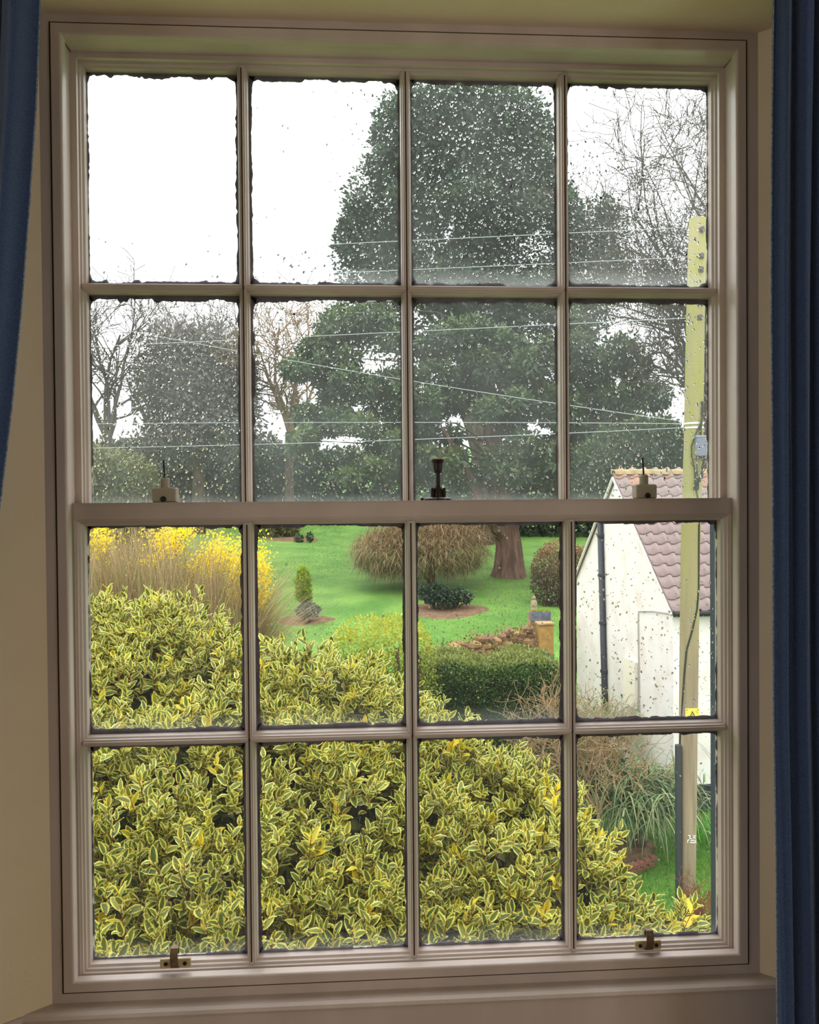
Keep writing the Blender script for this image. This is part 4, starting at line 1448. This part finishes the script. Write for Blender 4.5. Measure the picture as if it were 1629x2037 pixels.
MB().box((q0[0], q0[1] - .2, q0[2]), (q1[0], q0[1] + .2, q1[2])).build('top_rail', M_WOOD, tre, to)
for (xa, ya, xb, yb_) in ((1101, 1396, 1124, 1442), (1124, 1396, 1101, 1442)):
    a, c = P(xa, ya, dT), P(xb, yb_, dT)
    c = c + (c - a) * ((float(ground_z(c[1])) - c[2]) / (c[2] - a[2]) if abs(c[2] - a[2]) > .01 else 0) * .0
    MB().tube([a, c], .022, 4).build('leg', M_WOOD, tre, to)
st = MB().box((q0[0] - .05, q0[1] - .3, float(t0[2])), (q1[0] + .05, q1[1] + .3, P(1112, 1442, dT)[2]), bev=.02).build('raised_slab', M_STONE2)
tag(st, 'pale stone slab carrying the wooden trestle', 'slab')

# ------------------------------------------------------------------ shrubs at the foot of the outbuilding
M_STRAP = leafmat('strap_leaves', [(52, 74, 40), (86, 110, 66), (128, 144, 96), (160, 160, 112)], .2)


def strap_plant(name, label, px, py, d, n, L, W, spread, droop, m, rad=.3, up=1.0):
    c = P(px, py, d)
    o_ = np.array([c[0], c[1], float(ground_z(c[1]))])
    t_ = thing(name, label, 'plant', o_)
    base = c + rng.normal(size=(n, 3)) * np.array([rad, rad, rad * .35])
    d0 = rand_dirs(n) * np.array([spread, spread, .3]) + np.array([0, 0, up])
    V, F = ribbons(base, d0, L * (.6 + .6 * rng.random(n)), W, droop, 5)
    np_mesh('strap_leaves', V, F, m, t_, o_, tint=np.repeat(rng.random(n), 5), kind='stuff')
    MB().tube([o_, c], [.12, .05], 7).build('crown', M_BARK, t_, o_)
    return t_


strap_plant('phormium', 'arching strap-leaved plant in front of the white wall', 1272, 1570, 13.2, 1700, .90, .026, 1.0, 2.8, M_STRAP, .34)
strap_plant('lily_clump', 'low clump of drooping green leaves at the foot of the soil pipe', 1200, 1425, 16.5, 420, .55, .022, 1.2, 2.4,
            leafmat('lily_leaves', [(84, 96, 40), (124, 128, 58), (164, 160, 88)], .2), .4)
strap_plant('daffodil_clump', 'bright green daffodil leaves right of the pole by the plinth', 1412, 1680, 13.6, 260, .42, .022, .55, .9,
            leafmat('daffodil_leaves', [(50, 122, 30), (86, 162, 44), (128, 192, 74)], .3), .28)


def twig_shrub(label, px, py, d, targets, m, r=.02, levels=3, nch=(6, 5, 4), rmin=.004, ratio=.6, wob=.22, name='bare_shrub'):
    c = P(px, py, d)
    o_ = np.array([c[0], c[1], float(ground_z(c[1]))])
    t_ = thing(name, label, 'shrub', o_)
    segs_obj('stem', np.array([np.concatenate([o_, c, [r * 2, r * 1.5]])]), m, t_, o_, 6)
    A = []
    for (x, y, dy) in targets:
        v = P(x, y, d + dy) - c
        A.append(grow(c, v, np.linalg.norm(v), r, levels, nch=nch, spread=.7, up=.05, ratio=ratio, wob=wob, rmin=rmin))
    segs_obj('twigs', np.concatenate(A), m, t_, o_, 3, kind='stuff')
    return t_


twig_shrub('tangled bare brown shrub between the hedge and the strap-leaved plant', 1190, 1620, 12.4,
           [(1030, 1500, 0), (1080, 1470, .3), (1130, 1480, 0), (1180, 1480, -.3), (1240, 1490, 0), (1260, 1550, .3), (1060, 1550, 0), (1110, 1440, 0), (1300, 1520, 0), (1220, 1460, .4)],
           mat('pale_brown_twigs', (150, 124, 94), .9, .1), .016, 3, rmin=.0042)
twig_shrub('low red-brown leafless shrub at the foot of the pole', 1408, 1895, 9.6,
           [(1385, 1815, 0), (1400, 1800, 0), (1415, 1805, .1), (1430, 1820, 0), (1440, 1850, 0), (1375, 1850, 0), (1425, 1840, -.2)], M_TWIG_R, .010, 3, nch=(7, 5, 4), rmin=.0026)
twig_shrub('thin leafless climber against the white front wall right of the pole', 1415, 1640, 13.9,
           [(1400, 1480, 0), (1425, 1470, 0), (1440, 1520, 0)], M_TWIG, .008, 2, nch=(4, 3, 2), rmin=.003)
mound('ivy_bush', 'dark ivy bush between the clipped hedge and the bare shrub', 'shrub', [lobe(1060, 1500, 13.4, 75, 50), lobe(1180, 1485, 13.6, 70, 45), lobe(1110, 1540, 13.4, 80, 50)], 5200, .06, .035,
      leafmat('ivy_leaves', [(30, 42, 24), (56, 70, 36), (96, 96, 52), (122, 104, 70)], .15), 13.4, 1120)
# low raised bed of bricks
M_BRICK = mat('old_edging_brick', (150, 104, 84), .9, .1, col2=(118, 84, 70), nscale=9, bump=.4, bscale=25)
be0 = on_ground(1200, 12.3)
bed = thing('brick_bed_edge', 'low curved brick edge of the planting bed beside the lawn', 'edging', be0)
src = None
for row in range(2):
    for k_ in range(12):
        t = (k_ + .5 * (row % 2)) / 11
        px_ = 1160 + 130 * t
        dd = 12.9 - .55 * math.sin(t * PI * .8)
        q = on_ground(px_, dd); q[2] += .05 + row * .082
        if src is None:
            src = MB().box((-.055, -.05, -.037), (.055, .05, .037), bev=.006).build('brick', M_BRICK, bed)
            o_ = src
        else:
            o_ = src.copy(); COL.objects.link(o_)
        o_.location = Vector(q - be0)
        o_.rotation_euler = (0, rng.normal() * .03, -.25 + .5 * t + rng.normal() * .05)
b0 = on_ground(1225, 13.35)
sb = soil_bed('dark planting bed soil behind the brick edge', 1225, 13.3, .75, .6)

# ------------------------------------------------------------------ wooden pole
DP = 11.2
pts_pole = [P(1366, 1845, DP), P(1367.5, 1665, DP), P(1369, 1440, DP), P(1373, 1100, DP), P(1379, 900, DP), P(1383, 640, DP), P(1388, 436, DP)]
pbase = pts_pole[0].copy(); pbase[2] = float(ground_z(pbase[1])) - .05
ax = unit(pts_pole[-1] - pts_pole[0])
pole = thing('telegraph_pole', 'weathered wooden telegraph pole with green algae and a grey box', 'pole', pbase)


def pole_material():
    m = bpy.data.materials.new('pole_wood_with_algae')
    m.use_nodes = True
    n, l = m.node_tree.nodes, m.node_tree.links
    b = n['Principled BSDF']
    b.inputs['Roughness'].default_value = .85
    b.inputs['Specular IOR Level'].default_value = .15
    tc = n.new('ShaderNodeTexCoord')
    mp = n.new('ShaderNodeMapping'); mp.inputs['Scale'].default_value = (9, 9, .7)
    l.new(tc.outputs['Object'], mp.inputs[0])
    nz = n.new('ShaderNodeTexNoise'); nz.inputs['Scale'].default_value = 1.6; nz.inputs['Detail'].default_value = 5
    l.new(mp.outputs[0], nz.inputs['Vector'])
    wood = n.new('ShaderNodeValToRGB')
    wood.color_ramp.elements[0].position = .3; wood.color_ramp.elements[0].color = lin((130, 114, 94))
    wood.color_ramp.elements[1].position = .7; wood.color_ramp.elements[1].color = lin((164, 146, 124))
    l.new(nz.outputs['Fac'], wood.inputs[0])
    alg = n.new('ShaderNodeValToRGB')
    alg.color_ramp.elements[0].position = .35; alg.color_ramp.elements[0].color = lin((148, 140, 104))
    alg.color_ramp.elements[1].position = .65; alg.color_ramp.elements[1].color = lin((140, 140, 68))
    l.new(nz.outputs['Fac'], alg.inputs[0])
    sp = n.new('ShaderNodeSeparateXYZ'); l.new(tc.outputs['Object'], sp.inputs[0])
    mr = n.new('ShaderNodeMapRange'); mr.inputs['From Min'].default_value = 2.6; mr.inputs['From Max'].default_value = 6.6
    l.new(sp.outputs['Z'], mr.inputs['Value'])
    ad = n.new('ShaderNodeMath'); ad.operation = 'MULTIPLY_ADD'; ad.inputs[1].default_value = .5; ad.inputs[2].default_value = -.25
    l.new(nz.outputs['Fac'], ad.inputs[0])
    ad2 = n.new('ShaderNodeMath'); ad2.operation = 'ADD'; ad2.use_clamp = True
    l.new(mr.outputs[0], ad2.inputs[0]); l.new(ad.outputs[0], ad2.inputs[1])
    mx = n.new('ShaderNodeMix'); mx.data_type = 'RGBA'
    l.new(ad2.outputs[0], mx.inputs[0]); l.new(wood.outputs[0], mx.inputs[6]); l.new(alg.outputs[0], mx.inputs[7])
    l.new(mx.outputs[2], b.inputs['Base Color'])
    return m


PR = .5 * 37 * px2m(DP)
MB().tube([pbase] + pts_pole, [PR * .95, PR * .92, PR * .93, PR * 1.0, PR * 1.03, PR * 1.03, PR * .98, PR * .94], 20).build('shaft', pole_material(), pole, pbase, smooth=True)


def pole_pt(py, dx_px=0.0, out=0.0):
    """a point on the camera-facing side of the pole at image height py"""
    ys = [p_[2] for p_ in pts_pole]
    z = P(1375, py, DP)[2]
    x = np.interp(z, ys, [p_[0] for p_ in pts_pole])
    dx = dx_px * px2m(DP)
    yc = pts_pole[0][1] - math.sqrt(max(0, PR * PR - dx * dx)) - out
    return np.array([x + dx, yc, z])


M_GALV = mat('galvanised_band', (206, 206, 200), .5, .4, metal=.3)
for py in (843, 851.5):
    c = pole_pt(py); c[1] = pts_pole[0][1]
    MB().lathe([(PR * 1.04, -.013), (PR * 1.08, -.013), (PR * 1.08, .013), (PR * 1.04, .013)], c, 'z', 24).build('steel_band', M_GALV, pole, pbase)
M_STEEL = mat('rusty_step_iron', (92, 88, 84), .6, .4, metal=.5)
for py in (461, 513, 540, 607, 634):
    q = pole_pt(py, 1.5)
    MB().lathe([(.022, -.012), (.030, -.012), (.030, .012), (.022, .02)], q + np.array([0, -.02, 0]), 'y', 8).build('bolt', M_STEEL, pole, pbase)
    MB().box(tuple(q + np.array([-.035, -.012, -.045])), tuple(q + np.array([.035, .03, .02])), bev=.005).build('bolt_bracket', M_STEEL, pole, pbase)
# grey junction box with cables
q0, q1 = pole_pt(909, -5), pole_pt(870, 18)
bx0, bx1 = min(q0[0], q1[0]), max(q0[0], q1[0])
yb0 = pts_pole[0][1] - PR - .09
jb = MB().box((bx0, yb0, q0[2]), (bx1, yb0 + .10, q1[2]), bev=.012).build('junction_box', mat('mossy_grey_plastic', (112, 118, 134), .6, .3, col2=(140, 152, 60), nscale=7, ramp=(.5, .62)), pole, pbase, label='grey junction box edged with moss')
MB().box((bx0 - .012, yb0 - .008, q1[2] - .02), (bx1 + .012, yb0 + .10, q1[2] + .012), bev=.006).build('box_lid', mat('grey_box_lid', (128, 132, 146), .6, .3), jb, pbase)
M_CAB = mat('black_cable', (44, 48, 34), .6, .3)
for k_ in range(7):
    xs0 = -4 + k_ * 3.2
    a = pole_pt(908, 0); a[0] = bx0 + (bx1 - bx0) * (k_ + .5) / 7; a[1] = yb0 + .05
    e = pole_pt(930 + 26 * rng.random(), -3 + k_ * 2.2 + rng.normal() * 2, .05)
    mid = (a + e) / 2 + np.array([rng.normal() * .03, -.03, 0])
    MB().tube([a, mid, e, pole_pt(975, rng.normal() * 3, .02)], .007, 6).build('cable', M_CAB, pole, pbase)
lp = [pole_pt(848, 4, .02), pole_pt(868, -6, .03), pole_pt(890, -12, .03), pole_pt(910, -11, .03), pole_pt(930, -6, .03), pole_pt(960, -3, .02), pole_pt(985, 2, .02)]
MB().tube(lp, .010, 6).build('cable', M_CAB, pole, pbase)
MB().tube([pole_pt(800, 9, .02), pole_pt(832, 10, .03), pole_pt(842, 6, .04), pole_pt(856, 5, .03), pole_pt(870, 6, .03)], .016, 6).build('cable', M_CAB, pole, pbase)
main = [(985, 3), (1040, 9), (1100, 11), (1170, 12), (1210, 8), (1250, -2), (1290, -12), (1340, -15), (1400, -17), (1440, -18), (1500, -19)]
MB().tube([pole_pt(y, x, .012) for y, x in main], .012, 6).build('cable', M_CAB, pole, pbase)
g0, g1 = pole_pt(1478, -21), pole_pt(1845, -21)
MB().box((g1[0] - .03, pts_pole[0][1] - .09, pbase[2]), (g0[0] + .015, pts_pole[0][1] - .02, g0[2]), bev=.008).build('cable_guard', mat('grey_steel_guard', (54, 56, 60), .55, .4), pole, pbase)
# warning plate with a triangle
s0, s1 = pole_pt(1434, -14), pole_pt(1404, 14)
ysg = pts_pole[0][1] - PR - .012
M_YEL = mat('yellow_sign', (240, 202, 60), .5, .3)
sg = MB().box((s0[0], ysg, s0[2]), (s1[0], ysg + .006, s1[2])).build('warning_sign', M_YEL, pole, pbase, label='yellow warning plate with a black triangle')
cx_, w_, h_ = (s0[0] + s1[0]) / 2, s1[0] - s0[0], s1[2] - s0[2]
tri_o = [(cx_ - .40 * w_, s0[2] + .10 * h_), (cx_ + .40 * w_, s0[2] + .10 * h_), (cx_, s0[2] + .84 * h_)]
gx_, gz_ = cx_, s0[2] + .33 * h_
tri_i = [(gx_ + (x - gx_) * .74, gz_ + (z - gz_) * .74) for x, z in tri_o]
M_INK = mat('black_print', (56, 46, 26), .6, .2)
V = [(x, ysg - .002, z) for x, z in tri_o + tri_i] + [(x, ysg, z) for x, z in tri_o + tri_i]
F = []
for i in range(3):
    j = (i + 1) % 3
    F += [(i, j, 3 + j, 3 + i), (6 + i, 9 + i, 9 + j, 6 + j), (i, 6 + i, 6 + j, j), (3 + i, 3 + j, 9 + j, 9 + i)]
MB().add(V, F).build('triangle', M_INK, sg, pbase)
bolt = [(.05, .30), (-.10, .02), (.02, .04), (-.04, -.22), (.12, .10), (.0, .08)]
MB().prism([(gx_ + x * w_ * .8, gz_ + z * h_ * .8 + .02) for x, z in bolt], ysg - .002, ysg).build('lightning_bolt', M_INK, sg, pbase)
for dx_ in (-.40, .40):
    MB().lathe([(.008, ysg - .004), (.008, ysg)], (cx_ + dx_ * w_, 0, s1[2] - .10 * h_), 'y', 8).build('screw', M_STEEL, sg, pbase)
# white stencilled number
tz, tx = pole_pt(1662, 1.5), 0
M_TAG = mat('white_stencil_paint', (236, 230, 222), .7, .2)
ytg = pts_pole[0][1] - PR - .004
u_ = px2m(DP)
b = MB()
def stroke(pts, w=.012):
    for (xa, za), (xb, zb_) in zip(pts[:-1], pts[1:]):
        dx, dz = xb - xa, zb_ - za
        L_ = math.hypot(dx, dz)
        nx, nz_2 = -dz / L_ * w / 2, dx / L_ * w / 2
        b.prism([(xa + nx, za + nz_2), (xa - nx, za - nz_2), (xb - nx, zb_ - nz_2), (xb + nx, zb_ + nz_2)], ytg, ytg + .003)
ox, oz = tz[0], tz[2]
for pts in ([(-.055, .055), (-.02, .055), (-.035, .02), (-.005, .005)], [(.012, .055), (.05, .012)], [(.05, .055), (.012, .012)],
            [(-.06, -.045), (-.06, -.005), (-.035, -.005)], [(-.03, -.045), (.055, -.045)], [(-.02, -.02), (.03, -.012)], [(.055, -.045), (.04, -.01)]):
    stroke([(ox + x, oz + z) for x, z in pts])
b.build('painted_number', M_TAG, pole, pbase, label='white painted marks')

# ------------------------------------------------------------------ overhead wires
M_WIRE = mat('pale_overhead_wire', (170, 176, 178), .5, .3)
wires = [('topmost overhead wire leaving the pole near its top', [(1380, 452), (1110, 464), (820, 478), (600, 489), (100, 512)]),
         ('second overhead wire from the top', [(1380, 511), (1110, 524), (820, 536), (500, 550), (100, 565)]),
         ('third overhead wire, crossing just below the upper glazing bar', [(1380, 585), (1110, 592), (800, 598), (505, 605), (100, 616)]),
         ('fourth overhead wire, sagging across the conifer', [(1380, 632), (1110, 638), (830, 656), (620, 670), (100, 690)]),
         ('slanting overhead wire rising to the left from the steel bands', [(1372, 840), (1110, 806), (840, 768), (700, 736), (505, 703), (100, 630)]),
         ('level overhead wire at the height of the steel bands', [(1372, 843), (1110, 838), (830, 838), (510, 842), (100, 842)]),
         ('lowest overhead wire, just under the steel bands', [(1372, 850), (1110, 863), (830, 874), (510, 884), (100, 893)])]
for lab, pp in wires:
    k_ = len(pp)
    W3 = []
    xs_ = [q[0] for q in pp]; ys_ = [q[1] for q in pp]
    cf = np.polyfit(xs_, ys_, min(2, k_ - 1))
    corr = ys_[0] - np.polyval(cf, xs_[0])
    for x in np.linspace(xs_[0], xs_[-1], 26):
        W3.append(P(x, np.polyval(cf, x) + corr, DP + .0 + (1380 - x) * .004))
    w_ = MB().tube(W3, .005, 6).build('overhead_wire', M_WIRE)
    tag(w_, lab, 'wire', 'wires running left from the wooden pole')

# ------------------------------------------------------------------ variegated holly in front of the window
M_RIM = mat('holly_leaf_margin', (214, 200, 110), .38, .5, transl=.25, tint=[(212, 206, 86), (228, 220, 104), (234, 226, 134), (240, 220, 58), (244, 206, 30)])
M_MID = mat('holly_leaf_middle', (86, 104, 40), .42, .4, transl=.15, tint=[(64, 88, 38), (96, 114, 36), (122, 136, 42), (150, 156, 54), (220, 204, 50)])
M_STEM = mat('holly_stem', (124, 74, 50), .8, .2)
M_STEM_G = mat('holly_wood', (84, 70, 54), .9, .1)
ohb = on_ground(300, 5.4)
hol = thing('variegated_holly', 'big variegated holly bush with yellow-edged leaves filling the lower panes', 'shrub', ohb)
clumps = [  # pixel centre, distance, radius in pixels
    (215, 1335, 5.6, 135), (340, 1330, 5.4, 125), (430, 1390, 5.2, 120), (260, 1440, 5.0, 130), (560, 1420, 5.1, 125), (650, 1430, 4.9, 125), (480, 1500, 4.7, 130),
    (730, 1480, 4.8, 120), (130, 1420, 5.2, 140), (360, 1560, 4.4, 140), (600, 1570, 4.4, 135), (780, 1570, 4.5, 120), (880, 1580, 4.6, 125), (180, 1600, 4.3, 140),
    (960, 1630, 4.5, 125), (1040, 1670, 4.4, 120), (700, 1680, 4.1, 135), (480, 1690, 4.0, 140), (280, 1720, 3.9, 140), (850, 1710, 4.1, 130), (1100, 1730, 4.1, 110),
    (980, 1770, 3.9, 120), (600, 1810, 3.7, 140), (390, 1830, 3.6, 140), (180, 1840, 3.6, 145), (780, 1830, 3.7, 135), (1130, 1830, 3.9, 110), (1000, 1870, 3.7, 120),
    (1190, 1870, 3.9, 100), (1280, 1870, 4.0, 75), (880, 1930, 3.5, 130), (680, 1950, 3.4, 140), (480, 1960, 3.3, 140), (260, 1970, 3.3, 140), (1100, 1950, 3.6, 120),
    (1200, 1960, 3.7, 110), (1300, 1930, 4.0, 85), (60, 1700, 4.0, 150), (60, 1530, 4.5, 140), (1330, 1875, 4.1, 55), (860, 1480, 5.0, 60), (90, 1960, 3.4, 140)]
HC = []
for x, y, d, r in clumps:
    HC.append((P(x, y, d), r * px2m(d)))
# twigs: sampled on clump surfaces facing outwards and up
nt = 6600
cen = np.array([c for c, r in HC]); rad = np.array([r for c, r in HC])
pick = rng.choice(len(HC), nt, p=(rad ** 2) / (rad ** 2).sum())
u = rand_dirs(nt)
u[:, 1] = np.where(u[:, 1] > .35, -u[:, 1], u[:, 1])
tp = cen[pick] + u * (rad[pick] * (.72 + .28 * rng.random(nt)))[:, None]
inside = np.zeros(nt, bool)
for c, r in HC:
    inside |= np.linalg.norm(tp - c, axis=1) < r * .66
tp, u = tp[~inside], u[~inside]
nt = len(tp)
td = unit(u * .8 + rand_dirs(nt) * .45 + np.array([0, -.15, .75]))
tl = .10 + .09 * rng.random(nt)
# leaves spiral along each twig
NL = 7
kk = np.tile(np.arange(NL), nt)
ti = np.repeat(np.arange(nt), NL)
a1 = unit(np.cross(td, rand_dirs(nt))); a2 = np.cross(td, a1)
ang = kk * 2.4 + np.repeat(rng.random(nt) * 6.28, NL)
rad_d = a1[ti] * np.cos(ang)[:, None] + a2[ti] * np.sin(ang)[:, None]
tt = (kk + .3) / NL
lp_ = tp[ti] + td[ti] * (tl[ti] * tt)[:, None]
opening = np.interp(tt, [0, 1], [1.15, .35]) + .15 * rng.normal(size=len(tt))
ldir = unit(td[ti] * np.cos(opening)[:, None] + rad_d * np.sin(opening)[:, None])
lnor = unit(td[ti] * np.sin(opening)[:, None] - rad_d * np.cos(opening)[:, None] + rand_dirs(len(tt)) * .25)
lx = unit(np.cross(ldir, lnor)); lnor = np.cross(lx, ldir)
lsz = (.058 + .028 * rng.random(len(tt))) * np.interp(tt, [0, .6, 1], [1.0, 1.0, .72])
# leaf: yellow margin round a green middle, folded along the midrib, slightly recurved
st_t = np.array([0, .16, .42, .70, .90, 1.0])
st_w = np.array([.02, .17, .245, .19, .085, .005])
LV, LF, LM = [], [], []
for t_, w_ in zip(st_t, st_w):
    innerw = w_ * (.60 if 0.05 < t_ < .95 else .3)
    bend = -.10 * t_ * t_
    for x in (-w_, -innerw, 0, innerw, w_):
        LV.append((x, t_, bend + abs(x) * .38 + (.03 * math.sin(t_ * 16) if abs(x) == w_ else 0)))
for s in range(5):
    for c_ in range(4):
        a = s * 5 + c_
        LF.append((a, a + 1, a + 6, a + 5))
        LM.append(0 if c_ in (0, 3) or s in (0, 4) else 1)
LV, LF, LM = np.array(LV), np.array(LF), np.array(LM)
n_leaf = len(lp_)
ltint = np.clip(rng.random(n_leaf) * .62 + np.repeat(np.where(rng.random(nt) < .10, .36, 0.0) + .12 * rng.normal(size=nt), NL), 0, 1)
basis = np.stack([lx, ldir, lnor], -1)                   # columns
# the leaves that show largest are objects of their own
rel = lp_ - CAM
dist = rel @ FW
ux_ = IW / 2 + FPX * (rel @ RT) / dist
uy_ = IH / 2 - FPX * (rel @ UP) / dist
facing = np.abs(np.einsum('ij,ij->i', lnor, unit(rel)))
outer_ok = np.ones(n_leaf, bool)
for c, r in HC:                                          # keep to leaves not buried behind a nearer clump
    oc = CAM - c
    dirv = unit(rel)
    bq = dirv @ oc
    disc = bq * bq - (oc @ oc - (r * .93) ** 2)
    tnear = -bq - np.sqrt(np.maximum(disc, 0))
    outer_ok &= ~((disc > 0) & (tnear > 0) & (tnear < np.linalg.norm(rel, axis=1) - .02))
inview = (ux_ > 190) & (ux_ < 1420) & (uy_ > 1150) & (uy_ < 1890)
score = np.where(inview & outer_ok, lsz / dist * (.25 + facing), 0)
big = np.argsort(-score)[:300]
rest = np.ones(n_leaf, bool); rest[big] = False
Vr = np.einsum('nij,mj->nmi', basis[rest] * lsz[rest][:, None, None], LV) + lp_[rest][:, None]
m_ = len(LV)
Fr = LF[None] + (np.arange(rest.sum()) * m_)[:, None, None]
np_mesh('foliage', Vr.reshape(-1, 3), Fr.reshape(-1, 4), [M_RIM, M_MID], hol, ohb, tint=np.repeat(ltint[rest], len(LF)), mi=np.tile(LM, rest.sum()), kind='stuff')
leaf_me = []
for k_ in range(5):
    tmp = np_mesh('leaf_shape', LV, LF, [M_RIM, M_MID], tint=np.full(len(LF), [.05, .25, .42, .6, .85][k_]), mi=LM)
    leaf_me.append(tmp.data)
    bpy.data.objects.remove(tmp)
for i in big:
    k_ = int(np.argmin(np.abs(np.array([.05, .25, .42, .6, .85]) - ltint[i])))
    o_ = bpy.data.objects.new('leaf', leaf_me[k_])
    COL.objects.link(o_)
    o_.parent = hol
    Bm = basis[i] * lsz[i]
    q = lp_[i] - ohb
    o_.matrix_local = Matrix(((Bm[0, 0], Bm[0, 1], Bm[0, 2], q[0]), (Bm[1, 0], Bm[1, 1], Bm[1, 2], q[1]), (Bm[2, 0], Bm[2, 1], Bm[2, 2], q[2]), (0, 0, 0, 1)))
# leaves inside the bush, coloured darker to stand for its inner shade
ni = 16000
pk = rng.choice(len(HC), ni, p=(rad ** 2) / (rad ** 2).sum())
pi_ = cen[pk] + rand_dirs(ni) * (rad[pk] * (.25 + .5 * rng.random(ni)))[:, None]
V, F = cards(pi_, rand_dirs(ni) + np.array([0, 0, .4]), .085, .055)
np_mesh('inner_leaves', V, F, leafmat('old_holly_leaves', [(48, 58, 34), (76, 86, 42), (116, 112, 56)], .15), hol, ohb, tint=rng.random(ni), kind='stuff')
# reddish twigs and woody branches
S = np.concatenate([tp - td * .10, tp + td * tl[:, None], np.full((nt, 1), .0032), np.full((nt, 1), .0018)], 1)
segs_obj('twigs', S, M_STEM, hol, ohb, 3, kind='stuff')
S = []
root_pts = [on_ground(x, 5.6) for x in (150, 450, 750, 1000)]
for c, r in HC:
    rp = min(root_pts, key=lambda q: abs(q[0] - c[0]))
    mid = np.array([c[0] * .7 + rp[0] * .3, c[1] + .6, (c[2] + rp[2]) * .5])
    S += [np.concatenate([rp, mid, [.05, .035]]), np.concatenate([mid, c, [.035, .018]])]
    for k_ in range(6):
        e = c + rand_dirs(1)[0] * r * .8
        S.append(np.concatenate([c, e, [.014, .006]]))
segs_obj('branches', np.array(S), M_STEM_G, hol, ohb, 5)
bpy.context.view_layer.update()
